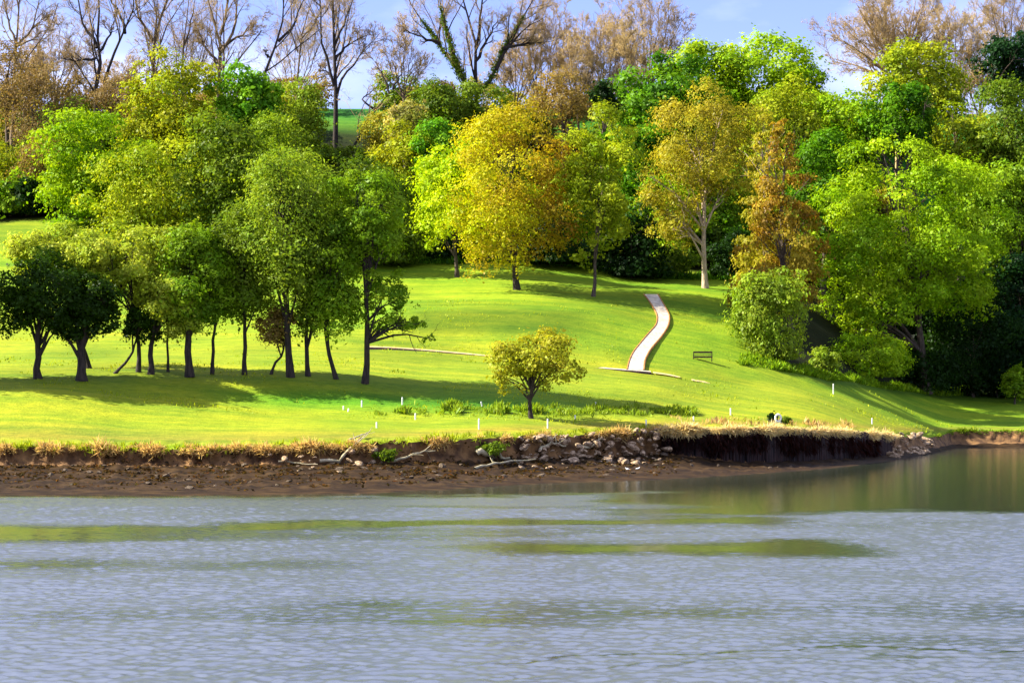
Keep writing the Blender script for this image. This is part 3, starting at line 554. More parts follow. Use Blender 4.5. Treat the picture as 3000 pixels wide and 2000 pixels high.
leafy('broadleaf_tree', 'dark blue green tree hanging low at the right edge of the lawn', 2360, 254, [(2352,720,75,170)], 'blue', n=10000, ls=.38, group='trees at the right wood edge')
leafy('shade_thicket', 'thicket coloured near black for the shade beneath the largest tree', 2200, 262, [(2210,770,105,120),(2090,760,90,90)], 'black', n=12000, ls=.38, group='bushes at the right wood edge', cat='thicket', limbs=4)  # shade under the big crown put into near black leaves
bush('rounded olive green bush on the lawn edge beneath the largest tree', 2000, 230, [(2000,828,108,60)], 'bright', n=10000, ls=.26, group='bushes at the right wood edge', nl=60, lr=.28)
bush('ivy bush coloured near black for shade around the foot of the largest tree', 2130, 245, [(2130, 845, 95, 60)], 'black', n=6500, ls=.28, group='bushes at the right wood edge', grow_=1.0)  # this bush and the next two: shade put into dark leaf colour
bush('bush coloured near black for shade between the largest tree and the right edge tree', 2235, 251, [(2235, 770, 110, 140)], 'black', n=11000, ls=.30, group='bushes at the right wood edge', grow_=1.0)
bush('low bush coloured dark for shade in front of the right edge tree trunk', 2300, 253, [(2310, 830, 60, 85)], 'blue', n=6000, ls=.30, group='bushes at the right wood edge', grow_=1.0)
bush('small bush between the weeping tree and the rounded olive bush', 1895, 212, [(1893,830,36,34)], 'olive', n=2500, ls=.24, group='bushes at the right wood edge')
bush('small pale bush low at the right edge in front of the dark tree', 2330, 246, [(2335,880,28,36)], 'mid', n=2200, ls=.30, group='bushes at the right wood edge')

for u_, w_ in ((2075, 'first'), (2150, 'second'), (2222, 'third'), (2290, 'fourth'), (2365, 'last')):  # black leaves stand for the shade under the trees behind
    bush('low bush coloured black green for shade along the right lawn edge, ' + w_ + ' of five from the left', u_, 252, [(u_, 872, 52, 46)], 'black', n=2600, ls=.32, group='low dark bushes closing the right lawn edge', grow_=1.0)
# ------------------------------------------------------------------ the row of trees on the near lawn
RG = 'row of trees across the near lawn'
def row(label, bu, bv, *a, **k):
    g = onground(bu, bv, 148); k.setdefault('group', RG); k.setdefault('bark', M_BARKD); k.setdefault('grow_', 1.03); k.setdefault('name', 'parkland_tree'); name = k.pop('name')
    return leafy(name, label, bu, g[1], *a, base=g - np.array((0, 0, .12)), **k)
row('round tree with leaves coloured dark for its unlit front, low forked trunk, at the left end of the row', 88, 868, [(92,672,115,95),(30,720,70,60),(150,730,60,50)], 'dark', n=11500, airy=.35, ls=.22, tr=.34, lean=[(88,800)], limbs=12, lr=.28, nl=90, grow_=1.0)  # leaf colour darkened to stand for the crown's shaded front
row('tree with leaves coloured dark for shade, on the thickest straight trunk, second from the left', 188, 872, [(210,705,72,80),(170,745,60,42)], 'dark', n=7500, airy=.35, ls=.22, tr=.46, lean=[(188,790)], limbs=10, lr=.28, grow_=1.0)  # crown shade put into the leaf colour here too
row('pale yellow green tree rising behind the two dark trees at the left', 205, 846, [(130,585,130,72),(225,600,90,62)], 'pale', n=13000, ls=.22, tr=.25, lr=.24, nl=90, airy=.3, limbs=8)
row('small tree on a thin stem leaning sharply right', 263, 856, [(325,745,45,45)], 'dark', n=3200, ls=.22, tr=.15, lean=[(285,835),(303,812),(310,790)], limbs=5)
row('pale yellow green tree spreading widest, on twin thin trunks', 318, 854, [(290,590,140,80),(340,660,110,75),(180,600,90,60)], 'pale', n=19000, ls=.21, tr=.22, lean=[(318,780)], lr=.24, nl=110, airy=.3, limbs=14)
row('pale yellow green tree with drooping right side, on a stout short trunk', 347, 858, [(390,690,85,80),(420,730,60,45)], 'pale', n=10500, ls=.21, tr=.28, lean=[(346,790)], airy=.3, limbs=10)
row('pale green tree with the slimmest straight stem', 386, 852, [(400,590,80,60)], 'spring', n=6000, ls=.21, tr=.12, lean=[(384,780)], airy=.3)
row('mid green tree on a thick dark trunk flared at the foot', 436, 862, [(448,640,66,125),(440,560,60,60)], 'mid', n=11500, ls=.22, tr=.38, lean=[(432,770)], airy=.3, limbs=10)
row('slim mid green tree right of the flared trunk', 488, 856, [(500,650,52,120)], 'mid', n=8000, ls=.21, tr=.18, lean=[(492,770)], airy=.35)
row('olive green tree on a straight slim trunk in the middle of the row', 562, 858, [(562,610,66,165)], 'dolive', n=11500, ls=.22, tr=.22, lean=[(562,770)], airy=.35, limbs=10)
row('small russet leaved tree on a crooked forked stem', 622, 860, [(628,745,50,45)], 'russet', n=2600, ls=.20, tr=.14, lean=[(630,835),(648,815),(655,790)], airy=.5, limbs=5)
row('tallest airy birch with a pale stem showing high up', 668, 868, [(655,520,88,205),(650,400,66,80)], 'olive', n=12500, ls=.21, tr=.34, lean=[(662,760),(655,640)], airy=.45, limbs=16, nl=100, name='birch_tree', trunk_top=(648, 400))
row('olive tree on a straight trunk right of the tallest birch', 708, 866, [(720,610,62,165)], 'dolive', n=11000, ls=.22, tr=.23, lean=[(704,770)], airy=.35, limbs=10)
row('olive green tree on a trunk leaning left from its foot', 774, 874, [(762,620,58,165)], 'mid', n=10000, ls=.22, tr=.22, lean=[(758,820),(746,760)], airy=.35, limbs=10)
row('tree at the right end of the row with branches sweeping down to the right', 838, 884, [(845,490,88,120),(885,680,72,80),(800,690,45,75),(940,740,45,45),(985,772,26,18)], 'mid', n=15500, ls=.21, tr=.30, lean=[(842,770),(842,640)], airy=.5, limbs=18, nl=110, lr=.22)
row('dark tree of the row just beyond the left end', -170, 886, [(-175,590,130,180)], 'dark', n=9000, ls=.42, tr=.4)
row('second dark tree of the row beyond the left end', -330, 888, [(-330,560,130,200)], 'dark', n=9000, ls=.42, tr=.4)
leafy('solitary_tree', 'small round yellow olive tree standing alone near the bank, trunk forked low', 1220, onground(1218, 960, 142)[1], [(1235,815,88,62),(1170,850,48,52),(1285,865,52,48)], 'round', n=6800, ls=.20, tr=.20, bark=M_BARKD, lean=[(1216,925)], airy=.55, lr=.27, nl=70, limbs=22, trunk_top=(1245, 790))

# ------------------------------------------------------------------ grasses (nobody could count them)
def blades(name, P, length, width, out, pal, mat, label, seed, lean=1.0, cat='grass'):
    rng = np.random.default_rng(seed); n = len(P); length = length * np.clip(1 + 1.3 * np.array([mnoise.noise((a * .55, b * .2, seed)) for a, b in P[:, :2]]), .4, 1.9)
    al = nrm(out * lean + rng.normal(size=(n, 3)) * .45 + np.array((0, 0, .8))); L = length * rng.uniform(.5, 1.4, n)
    nn = np.cross(al, nrm(rng.normal(size=(n, 3)))); cl = rng.integers(0, 60, n)
    o = link(name, leaf_mesh(name, P + al * (L * .4)[:, None], nn, L, pal_mix(rng, 60, cl, PAL[pal]), rng, aspect=width, along=al), mat)
    return tag(o, label, cat, kind='stuff')
rg = np.random.default_rng(5)
def strip(n, u0, u1, yf):
    u = rg.uniform(u0, u1, n); Y, Z = knots(u); y = yf(u, Y); return u, y
# straw coloured fringe of the bank: clumps that hang over the edge
def fringe(n, u0, u1, spread=.5, clump=14, thin=0.0):
    uc = rg.uniform(u0, u1, n // clump); u = np.repeat(uc, clump) + rg.normal(0, 5, (n // clump) * clump); off = np.repeat(rg.uniform(-.35, spread, n // clump), clump) + rg.normal(0, .12, len(u))
    Y, _ = knots(u); y = Y[:, 4] + off; z = tz(u, np.maximum(y, Y[:, 4])); z = z - np.clip(Y[:, 4] - y, 0, 1) * rg.uniform(.1, 1.0, len(u))
    return np.stack([ux(u, y), y, z], 1)
P = fringe(34000, -420, 1530); keep = np.array([mnoise.noise((a * .5, b * .3, 1.)) for a, b in P[:, :2]]) > -.10; P = P[keep]; blades('dry_grass', P, .46, .085, np.array((0, -.9, -.75)) + rg.normal(size=(len(P), 3)) * .35, 'straw', M_DRY, 'straw coloured dry grass hanging over the left bank edge', 31)
P = fringe(3600, -420, 1530, .9); blades('bank_grass', P, .36, .16, np.array((0, -.2, .2)), 'spring', M_GRASSBLADE, 'green tufts growing among the dry grass on the bank edge', 32)
P = fringe(20000, 1522, 2060, .15, 22); blades('dry_grass', P + np.array((0, -.52, .10)), .40, .10, np.array((0, -.75, -1.0)) + rg.normal(size=(len(P), 3)) * .3, 'hay', M_DRY, 'pale dry grass draped over the top of the dark timber wall', 33)
P = fringe(9000, 1524, 2046, -.1, 10); P[:, 1] -= .62; P[:, 2] -= rg.uniform(.18, 1.3, len(P)); blades('dead_growth', P, .60, .12, np.array((0, -.12, -2.2)) + rg.normal(size=(len(P), 3)) * .15, 'reed', M_DRY, 'dark brown dead growth hanging down the face of the timber wall', 39)
P = fringe(2400, 2150, 2700, .3); blades('dark_turf', P, .30, .2, np.array((0, -.8, -.4)), 'dolive', M_GRASSBLADE, 'dark ragged turf along the inlet bank at the right', 34)
# rank grass in the ditch behind the marker posts
u = rg.uniform(860, 1600, 9000); vv = 946 + rg.normal(0, 6.5, 9000) + (u < 1000) * 2; keep = np.array([mnoise.noise((a / 34., b / 9., 4.)) for a, b in zip(u, vv)]) > np.where(u < 1000, .18, -.02); u, vv = u[keep], vv[keep]
ybl = np.interp(u, [820, 1000, 1200, 1380, 1500, 1620], [150.6, 150.8, 151.3, 154.2, 156.6, 158.5]) + (946 - vv) * .16; P = np.stack([ux(u, ybl), ybl, tz(u, ybl)], 1)
blades('rank_grass', P, .40, .24, np.array((.1, 0, .3)), 'olive', M_GRASSBLADE, 'dark rank grass growing along the ditch behind the posts', 35)
u = rg.uniform(1540, 1960, 1500); yb2 = knots(u)[0][:, 4] + rg.uniform(2.5, 9.5, 1500) * (rg.uniform(size=1500) ** .3); P = np.stack([ux(u, yb2), yb2, tz(u, yb2)], 1)
sel = np.array([mnoise.noise((a * .35, b * .35, 2.)) for a, b in P[:, :2]]) > .05; P = P[sel]
blades('dry_tussocks', P, .34, .2, np.array((0, 0, .2)), 'straw', M_DRY, 'scattered dry tussocks on the grass above the timber wall', 36)
# nettles and tall weeds under the right hand trees
u = rg.uniform(1700, 2230, 9000); ve = np.interp(u, [1690, 1700, 1800, 1900, 2100, 2230], [800, 822, 852, 880, 910, 916]); f = rg.uniform(0, 1, 9000) ** 1.3
yy = np.interp(u, [1700, 1800, 1900, 2000, 2100, 2230], [197, 201, 206, 222, 240, 253]) + f * 5.5; P = np.stack([ux(u, yy), yy, tz(u, yy)], 1)
blades('weeds', P, .50, .30, np.array((0, -.1, .3)), 'mid', M_GRASSBLADE, 'fresh green nettles and weeds along the right wood edge', 37, cat='weeds')
# rough turf edge under the wood behind the golden tree
u = rg.uniform(930, 1700, 5000); yy = np.interp(u, TU, TY[:, K - 5]) + rg.uniform(-.5, 4, 5000); P = np.stack([ux(u, yy), yy, tz(u, yy)], 1)
blades('wood_edge_grass', P, .6, .3, np.array((0, 0, .4)), 'deep', M_GRASSBLADE, 'long grass where the upper lawn meets the woods', 38)

# bladderwrack and debris on the mud
u = rg.uniform(-60, 1560, 15000); Y_, _ = knots(u); q = 2.12 + .95 * rg.uniform(0, 1, len(u)) ** .55; yy = Y_[:, 2] + (Y_[:, 3] - Y_[:, 2]) * (q - 2)
keep = np.array([mnoise.fractal((a * .55, b * .9, 6.), 1, 2, 3) for a, b in zip(ux(u, yy), yy)]) > .30 - .34 * (q - 2.1); u, yy = u[keep], yy[keep]; P = np.stack([ux(u, yy), yy, tz(u, yy) + .05], 1)
rs = np.random.default_rng(61); o = link('seaweed', leaf_mesh('seaweed', P, np.array((0, 0, 1.)) + rs.normal(size=P.shape) * .45, rs.uniform(.12, .42, len(P)), pal_mix(rs, 80, rs.integers(0, 80, len(P)), [A(40, 30, 14, .5), A(92, 76, 34, .45), A(120, 84, 44, .45)], .25), rs, .5), M_DRY)
tag(o, 'dark seaweed and debris strewn over the tidal mud', 'seaweed', kind='stuff')
# tufty rough on the open lawn
u = rg.uniform(-60, 2400, 26000); yy = rg.uniform(146, 216, 26000); Y_, _ = knots(u); ve = H0 - (tz(u, yy) - CAMZ) * F / yy; nz_ = np.array([mnoise.fractal((a * .08, b * .16, 3.), 1, 2, 3) for a, b in zip(ux(u, yy), yy)])
keep = (yy > Y_[:, 4] + 3) & (nz_ > .02) & ~((u > 1430) & (u < 1545) & (ve > 670)) & ((u < 1690) | (yy < np.interp(u, [1690, 1800, 1900, 2000, 2100, 2352], [196, 199, 204, 219, 236, 245]))); u, yy = u[keep], yy[keep]; P = np.stack([ux(u, yy), yy, tz(u, yy)], 1)
blades('rough_grass', P, .17, .35, np.array((.2, 0, .4)), 'spring', M_GRASSBLADE, 'tufty rough grass scattered in patches over the lawn', 40)

# ------------------------------------------------------------------ timber wall at the spit
def wall():
    rng = np.random.default_rng(77); V, Q = [], []
    us = np.linspace(1526, 2044, 900); Y, Z = knots(us); P = np.stack([ux(us, Y[:, 4]), Y[:, 4] - .55], 1)
    d = np.r_[0, np.cumsum(np.linalg.norm(np.diff(P, axis=0), axis=1))]; step = .24; k = int(d[-1] / step)
    for i in range(-4, k):
        s = max(i, 0) * step; x = np.interp(s, d, P[:, 0]); y = np.interp(s, d, P[:, 1]); x2 = np.interp(s + step, d, P[:, 0]); y2 = np.interp(s + step, d, P[:, 1])
        if i < 0: x, y, x2, y2 = P[0, 0] - .05, P[0, 1] - i * .32 , P[0, 0], P[0, 1] - (i + 1) * .32 - .004
        zt = np.interp(s, d, Z[:, 4]) + .04 + rng.normal(0, .07); zb = np.interp(s, d, Z[:, 3]) - .7
        t = np.array((x2 - x, y2 - y)); L = np.linalg.norm(t); t /= L; nn = np.array((t[1], -t[0])); m = np.array((x + x2, y + y2)) / 2; wd = L * rng.uniform(.40, .485); pr = rng.uniform(0, .10)
        # rounded pile: a half octagon in plan
        prof = [(-wd, -.12), (-wd, .02 + pr), (-wd * .6, .13 + pr), (wd * .6, .13 + pr), (wd, .02 + pr), (wd, -.12)]; b0 = len(V); tilt = rng.normal(0, .015)
        for z, sc_ in ((zb, 1), (zt - .05, 1), (zt, .7)):
            for a, b in prof: p = m + t * a * sc_ + nn * b * (sc_ if b > 0 else 1) + t * tilt * (z - zb); V.append((p[0], p[1], z))
        for r in range(2):
            for j in range(5): a = b0 + r * 6 + j; Q.append((a, a + 1, a + 7, a + 6))
        Q.append((b0 + 12, b0 + 13, b0 + 14, b0 + 15)); Q.append((b0 + 12, b0 + 15, b0 + 16, b0 + 17))
    o = link('timber_wall', mesh_np('timber_wall', np.array(V), np.array(Q)), M_TIMBER)
    tag(o, 'dark upright timber pile wall holding the bank of the spit', 'retaining wall')
wall()

# ------------------------------------------------------------------ gravel path, its edging and the terrace line
def ribbon(name, L, R, mat, lift, nsub=60, sides=False):
    L = resample(np.array(L), nsub); R = resample(np.array(R), nsub); V, Q = [], []; nx = 7
    for i in range(nsub):
        for j in range(nx):
            p = L[i] + (R[i] - L[i]) * j / (nx - 1); V.append((p[0], p[1], gz(p[0], p[1]) + lift * (1 if 0 < j < nx - 1 else (-.5 if sides else 1))))
    for i in range(nsub - 1):
        for j in range(nx - 1): a = i * nx + j; Q.append((a, a + 1, a + nx + 1, a + nx))
    return link(name, mesh_np(name, np.array(V), np.array(Q), smooth=True), mat)
Lp = [(1480,677),(1491,690),(1512,725),(1510,747),(1484,775),(1456,809),(1446,830),(1442,850)]; Rp = [(1510,677),(1517,690),(1537,725),(1535,747),(1519,772),(1494,800),(1479,826),(1477,851)]
def smooth_line(pts):
    g = np.array([onground(u_, v_, 150) for u_, v_ in pts]); d = np.r_[0, np.cumsum(np.linalg.norm(np.diff(g, axis=0), axis=1))]
    s = np.linspace(0, d[-1], 80); t = np.stack([np.interp(s, d, g[:, k]) for k in range(3)], 1)
    for _ in range(14): t[1:-1] = t[1:-1] * .5 + (t[:-2] + t[2:]) * .25
    return t
GL, GR = smooth_line(Lp), smooth_line(Rp)
tag(ribbon('gravel_path', GL, GR, M_GRAVEL, .07, 110), 'cream gravel path winding up the lawn', kind='structure')
def offset(line, dx): o = line.copy(); o[:, 0] += dx; return o
for line, dx, lab in ((GL, -.16, 'thin rust brown edging along the left side of the path'), (GR, .0, 'thin rust brown edging along the right side of the path')):
    e = ribbon('path_edging', offset(line, dx), offset(line, dx + .17), M_EDGE, .12, 110, True); tag(e, lab, 'path edging', 'path edging')
def terrace(pts, name, lab, drop, mat=M_GRAVEL, wide=1.25):
    g = smooth_line(pts); n = len(g); V, Q = [], []
    for i in range(n):
        x, y, z = g[i]; zf = gz(x, y)
        yb = y + wide; zb = gz(x, yb) + .03
        for p in ((x, y - .10, zf - .25), (x, y, zf + drop), (x, y + .3, zf + drop + .01), (x, yb, max(zb, zf + drop + .03))): V.append(p)
    for i in range(n - 1):
        for j in range(3): a = i * 4 + j; Q.append((a, a + 4, a + 5, a + 1))
    o = link(name, mesh_np(name, np.array(V), np.array(Q)), mat); o.data.materials.append(M_TIMBER)
    mi = np.tile([1, 0, 0], n - 1).astype(np.int32); o.data.polygons.foreach_set('material_index', mi)
    return tag(o, lab, kind='structure')
terrace([(1335,844),(1380,848),(1440,852.5),(1496,857)], 'footpath', 'narrow level gravel footpath across the foot of the winding path', .12)
terrace([(845,798),(900,800),(960,804),(1040,811),(1130,820)], 'footpath', 'thin sandy footpath line behind the row of trees', .05, M_SAND, .8)
tag(ribbon('worn_track', smooth_line([(1500,857),(1535,862),(1562,868)]), smooth_line([(1500,854),(1535,859),(1562,865)]), M_SAND, .03, 40), 'faint worn track continuing right of the path foot', kind='structure')
tag(ribbon('worn_track', smooth_line([(1588,874),(1650,884),(1712,895)]), smooth_line([(1588,871),(1650,881),(1712,893)]), M_SAND, .03, 40), 'faint worn track running below the bench', kind='structure')

# ------------------------------------------------------------------ box helper and furniture
def boxes(name, items, mat, parent=None, bev=.008):
    """items: (centre, size[, rot (3x3)]) joined in one mesh with chamfered edges"""
    V, Q = [], []
    for it in items:
        c, s = np.array(it[0], float), np.array(it[1], float) / 2; Rm = it[2] if len(it) > 2 else np.eye(3); b = min(bev, s.min() * .4); b0 = len(V)
        for sx in (-1, 1):
            for sy in (-1, 1):
                for sz in (-1, 1):
                    for ax in range(3):
                        p = np.array((sx * s[0], sy * s[1], sz * s[2])); q = p - np.sign(p) * b; q[ax] = p[ax]; V.append(c + Rm @ q)
        def vi(sx, sy, sz, ax): return b0 + (((sx > 0) * 2 + (sy > 0)) * 2 + (sz > 0)) * 3 + ax
        for ax in range(3):
            o1, o2 = [k for k in range(3) if k != ax]
            for sg in (-1, 1):
                f = []
                for a_, b_ in ((-1, -1), (1, -1), (1, 1), (-1, 1)): t = [0, 0, 0]; t[ax] = sg; t[o1] = a_; t[o2] = b_; f.append(vi(*t, ax))
                Q.append(f)
            for a_ in (-1, 1):
                for b_ in (-1, 1):
                    e = []
                    for sg in (-1, 1): t = [0, 0, 0]; t[ax] = sg; t[o1] = a_; t[o2] = b_; e.append((vi(*t, o1), vi(*t, o2)))
                    Q.append([e[0][0], e[0][1], e[1][1], e[1][0]])
        for sx in (-1, 1):
            for sy in (-1, 1):
                for sz in (-1, 1): a_ = vi(sx, sy, sz, 0); Q.append([a_, a_ + 1, a_ + 2, a_ + 2])
    me = bpy.data.meshes.new(name); me.from_pydata([tuple(v) for v in V], [], [tuple(dict.fromkeys(q)) for q in Q]); me.update()
    return link(name, me, mat, parent)
g = onground(1614, 829, 150)
t = empty('park_bench', g, 'dark wooden park bench facing the river, alone on the slope right of the path', 'bench'); t.rotation_euler = (0, 0, math.radians(-8))
boxes('backrest', [((0, .20, .90), (1.95, .06, .19)), ((0, .18, .64), (1.85, .04, .06))], M_BENCH, t)
boxes('seat', [((0.05, -.28 + .13 * k, .46), (1.9, .11, .07)) for k in range(4)] + [((0.05, -.31, .38), (1.9, .04, .12))], M_BENCH, t)
for sx in (-1, 1):
    boxes('leg', [((sx * .93, .22, .48), (.09, .09, 1.0))], M_BENCH, t); boxes('leg', [((sx * .93, -.28, .19), (.09, .09, .50))], M_BENCH, t)
    boxes('armrest', [((sx * .93, -.05, .68), (.08, .50, .05)), ((sx * .93, -.28, .55), (.07, .07, .22))], M_BENCH, t)

POST = None
def post(u_, v_, h, label, lean=0.0, y0=140):
    global POST
    g = onground(u_, v_, y0)
    if POST is None:
        ring = 8; V, Q = [], []; prof = [(.060, -.2), (.060, .86), (.052, .96), (.030, 1.0)]
        for r, z in prof:
            for k in range(ring): a_ = 2 * math.pi * k / ring; V.append((r * math.cos(a_), r * math.sin(a_), z))
        for i in range(3):
            for k in range(ring): Q.append((i * ring + k, i * ring + (k + 1) % ring, (i + 1) * ring + (k + 1) % ring, (i + 1) * ring + k))
        POST = bpy.data.meshes.new('marker_post'); POST.from_pydata(V, [], Q + [tuple(range(3 * ring, 4 * ring))]); POST.update(); POST.materials.append(M_WHITE)
    o = bpy.data.objects.new('marker_post', POST); COL.objects.link(o); o.location = g; o.scale = (1.0, 1.0, h); o.rotation_euler = (0, lean, 0.3)
    tag(o, label, 'post', 'white marker posts on the lawn')
for a in [(789, 944, .42, 'short white post, left one of the close pair on the fairway'), (799, 948, .36, 'short white post, right one of the close pair on the fairway', .2), (831, 937, .62, 'white post just right of the close pair of posts'),
          (924, 928, .55, 'white post on the green hollow left of the rank grass'), (954, 961, .42, 'short white post at the left end of the rank grass'), (865, 1004, .42, 'lone white post low on the lawn by the left bank edge'),
          (1100, 986, .80, 'tall thick white post near the bank, left of the solitary tree'), (1258, 984, .74, 'tall white post near the bank, right of the solitary tree trunk'), (1365, 934, .42, 'small slanting white post behind the rank grass, right of the solitary tree', .3),
          (1321, 963, .34, 'stubby white post beside the rank grass right of the solitary tree'), (1107, 931, .32, 'tiny leaning white post behind the rank grass, left of the solitary tree', -.25), (1484, 981, .60, 'white post above the pale rocks at the left end of the timber wall'),
          (1678, 955, .66, 'white post between the bench and the timber wall'), (1593, 968, .42, 'white post above the left part of the timber wall'), (1914, 902, .95, 'tallest white post, at the weedy wood edge on the right'), (2003, 972, .50, 'white post above the right end of the timber wall')]:
    post(*a)

def torus(name, R, r, mat, parent, sx=1, sz=1, loc=(0, 0, 0), n=36, m=10):
    V, Q = [], []
    for i in range(n):
        a_ = 2 * math.pi * i / n
        for j in range(m): b_ = 2 * math.pi * j / m; rr = R + r * math.cos(b_); V.append((loc[0] + rr * math.cos(a_) * sx, loc[1] + r * math.sin(b_), loc[2] + rr * math.sin(a_) * sz))
    for i in range(n):
        for j in range(m): Q.append((i * m + j, ((i + 1) % n) * m + j, ((i + 1) % n) * m + (j + 1) % m, i * m + (j + 1) % m))
    return link(name, mesh_np(name, np.array(V), np.array(Q), smooth=True), mat, parent)
g = onground(1786, 977, 145)
t = empty('lifebuoy_stand', g, 'white ring lifebuoy on a short dark post above the timber wall', 'lifebuoy')
t.scale = (.85, .85, .85)
boxes('post', [((0, .12, .45), (.10, .10, 1.1))], M_DARK, t)
torus('ring', .27, .085, M_WHITE, t, 1, 1.25, (0.05, 0, .72)); boxes('base_board', [((.05, .03, .30), (.62, .05, .10))], M_WHITE, t)
bush('small dark bush left of the lifebuoy', 1772, g[1] + .5, [(1772, 961, 9, 13)], 'black', n=420, ls=.16, group='low bushes by the lifebuoy', limbs=2, tr=.04)
bush('small flat dark bush right of the lifebuoy', 1804, g[1] + .5, [(1805, 965, 12, 8)], 'dolive', n=360, ls=.16, group='low bushes by the lifebuoy', limbs=2, tr=.04)

# ------------------------------------------------------------------ rocks
def rock_mesh(name, seed, mat, flat=.6):
    import bmesh
    bm = bmesh.new(); bmesh.ops.create_icosphere(bm, subdivisions=3, radius=1); rng = random.Random(seed); pl = [(Vector((rng.gauss(0, 1), rng.gauss(0, 1), rng.gauss(0, 1))).normalized(), rng.uniform(.5, .9)) for _ in range(12)]
    for v in bm.verts:
        p = v.co.copy()
        for nn, dd in pl:
            q = p.dot(nn)
            if q > dd: p -= nn * (q - dd) * .92
        p *= 1 + .06 * mnoise.noise(p * 3 + Vector((seed, 0, 0))); v.co = Vector((p.x, p.y, p.z * flat))
    me = bpy.data.meshes.new(name); bm.to_mesh(me); bm.free(); me.materials.append(mat); return me
RM = [rock_mesh('boulder', s, M_ROCK, f) for s, f in ((1, .6), (2, .75), (3, .45), (4, .85), (5, .55), (6, .38))]; SM = [rock_mesh('stone', s, M_STONE, f) for s, f in ((11, .5), (12, .4), (13, .6), (14, .32))]
rr = random.Random(12)
def scatter(n, meshes, name, u0, u1, k0, k1, s0, s1, label, cat, group, power=1.0):
    for i in range(n):
        u_ = rr.uniform(u0, u1); Y, _ = knots(np.array([u_])); q = k0 + (k1 - k0) * rr.random() ** power; i0 = min(int(q), K - 2); y = Y[0, i0] * (1 - (q - i0)) + Y[0, i0 + 1] * (q - i0)
        s = s0 + (s1 - s0) * rr.random() ** 2.2; x = ux(u_, y); o = bpy.data.objects.new(name, rr.choice(meshes)); COL.objects.link(o)
        o.location = (x, y - (.35 if 3.2 < q < 4 else 0), gz(x, y) + s * .12); o.scale = (s * rr.uniform(.8, 1.5), s * rr.uniform(.7, 1.1), s * rr.uniform(.7, 1.1)); o.rotation_euler = (rr.uniform(-.5, .5), rr.uniform(-.5, .5), rr.uniform(0, 6.28)); tag(o, label, cat, group)
scatter(150, RM, 'boulder', 1190, 1532, 2.72, 3.98, .14, .52, 'pale broken boulder tumbled down the bank left of the timber wall', 'rock', 'pale boulders left of the timber wall')
scatter(70, RM, 'boulder', 2040, 2140, 2.3, 4.2, .18, .60, 'pale rough boulder on the tip of the spit right of the timber wall', 'rock', 'boulders on the spit tip')
scatter(26, RM, 'boulder', 600, 880, 2.8, 3.6, .10, .30, 'small pale rock at the foot of the left bank by the driftwood', 'rock', 'small rocks at the foot of the left bank')
scatter(120, SM, 'stone', -60, 1540, 2.2, 3.05, .10, .34, 'muddy dark stone lying on the tidal mud', 'stone', 'dark stones on the tidal mud', .6)
scatter(14, SM, 'stone', 1530, 1900, 2.5, 3.0, .10, .26, 'low grey stone on the mud ledge below the timber wall', 'stone', 'stones below the timber wall')

# ------------------------------------------------------------------ driftwood
def drift(pts, r, label, name='driftwood', mat=M_DRIFT, twigs=2):
    SEED[0] += 1; rng = np.random.default_rng(SEED[0]); g = []
    for u_, v_, up in pts: q = onground(u_, v_, 110); g.append(q + np.array((0, -.15, up)))
    P0 = resample(g, 9)[None]; P0[0, 1:-1] += rng.normal(size=(7, 3)) * r * .5; R0 = (r * np.linspace(1, .4, 9))[None]; b = [(P0, R0)]
    if twigs: b.append(grow(P0, R0, twigs, .3, .7, .35, 0, rng, 5, .55, .02))
    o = link(name, tubes(name, b, 7), mat); tag(o, label, 'driftwood', 'driftwood along the left bank')
drift([(735,1063,.12),(775,1062,.12),(800,1052,.25),(815,1032,.4),(830,1012,.25)], .13, 'bleached branch curving up over the bank edge like a hook', twigs=3)
drift([(800,1018,.2),(850,1003,.35)], .07, 'thin pale branch lying across the grass at the bank top', twigs=1)
drift([(905,1062,.1),(960,1050,.25),(1000,1045,.3)], .09, 'forked grey branch propped on stones left of the greenish log', twigs=4)
drift([(1096,1048,.2),(1130,1052,.2),(1172,1056,.15)], .22, 'thick greenish bleached log wedged below the bank', twigs=1)
drift([(1090,1078,.08),(1140,1068,.15),(1230,1062,.25)], .10, 'long dark edged branch on the mud below the greenish log', twigs=3)
drift([(1240,1042,.2),(1262,1030,.35),(1300,1036,.3)], .12, 'twisted pale root left of the rocks, bent like an elbow', twigs=3)
drift([(1330,1030,.2),(1350,1038,.3),(1380,1026,.5)], .11, 'twisted pale root among the rocks, upturned at its right end', twigs=3)
drift([(640,1062,.06),(690,1066,.1),(730,1068,.06)], .06, 'thin stick lying at the foot of the left bank', twigs=2)
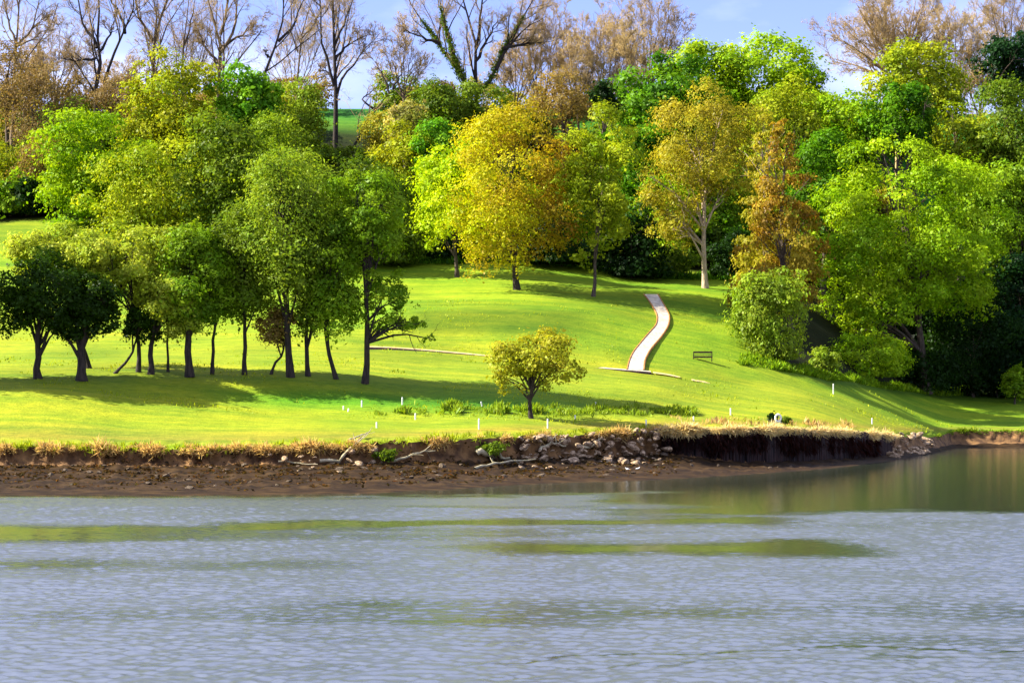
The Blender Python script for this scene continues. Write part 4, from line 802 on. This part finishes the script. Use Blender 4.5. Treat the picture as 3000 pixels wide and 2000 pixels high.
bush('low green bush growing at the foot of the bank between the driftwood pieces', 1140, onground(1128, 1040)[1] - .4, [(1128, 1030, 34, 15)], 'dolive', n=900, ls=.16, limbs=3, tr=.05, group='green growth on the bank')
bush('low green bush growing under the bank edge right of the hooked branch', 885, onground(885, 1050)[1] - .3, [(885, 1046, 32, 13)], 'dolive', n=800, ls=.16, limbs=3, tr=.05, group='green growth on the bank')

# ------------------------------------------------------------------ two wading gulls
def gull(u_, v_, face, label):
    g = onground(u_, v_, 110); t = empty('gull', g, label, 'bird', 'gulls on the mud'); t.scale = (.62, .62, .62); t.rotation_euler = (0, 0, face)
    path = [(-.30, .20, .012, .02), (-.22, .205, .045, .03), (-.12, .21, .085, .075), (0, .215, .105, .10), (.10, .235, .085, .085), (.15, .275, .05, .055), (.17, .325, .042, .045), (.19, .365, .052, .052), (.235, .372, .034, .036), (.262, .366, .010, .012)]
    V, Q, m = [], [], 12
    for x, z, a_, b_ in path:
        for j in range(m): th = 2 * math.pi * j / m; V.append((x, a_ * math.cos(th), z + b_ * math.sin(th)))
    for i in range(len(path) - 1):
        for j in range(m): Q.append((i * m + j, i * m + (j + 1) % m, (i + 1) * m + (j + 1) % m, (i + 1) * m + j))
    body = link('body', mesh_np('body', np.array(V), np.array(Q), smooth=True), M_BIRD, t)
    link('beak', tubes('beak', [(resample([(.255, 0, .366), (.30, 0, .355)], 3), np.array((.012, .009, .003)))], 6), M_EDGE, t)
    for s in (-1, 1):
        link('leg', tubes('leg', [(resample([(.0, s * .04, .14), (-.01, s * .04, .07), (0, s * .04, .0)], 4), np.full(4, .008)), (resample([(0, s * .04, .006), (.06, s * .04, .006)], 3), np.full(3, .008))], 5), M_EDGE, t)
        link('wing', tubes('wing', [(resample([(.10, s * .085, .24), (-.08, s * .092, .235), (-.27, s * .035, .215), (-.36, s * .01, .205)], 8), np.array((.015, .04, .05, .045, .035, .025, .014, .004)))], 8), M_STONE if False else M_BIRD, t)
gull(1465, 1080, .3, 'whiter gull standing on the wet mud, right one of the two')
gull(1441, 1081, 2.8, 'duller gull stooping on the wet mud, left one of the two')
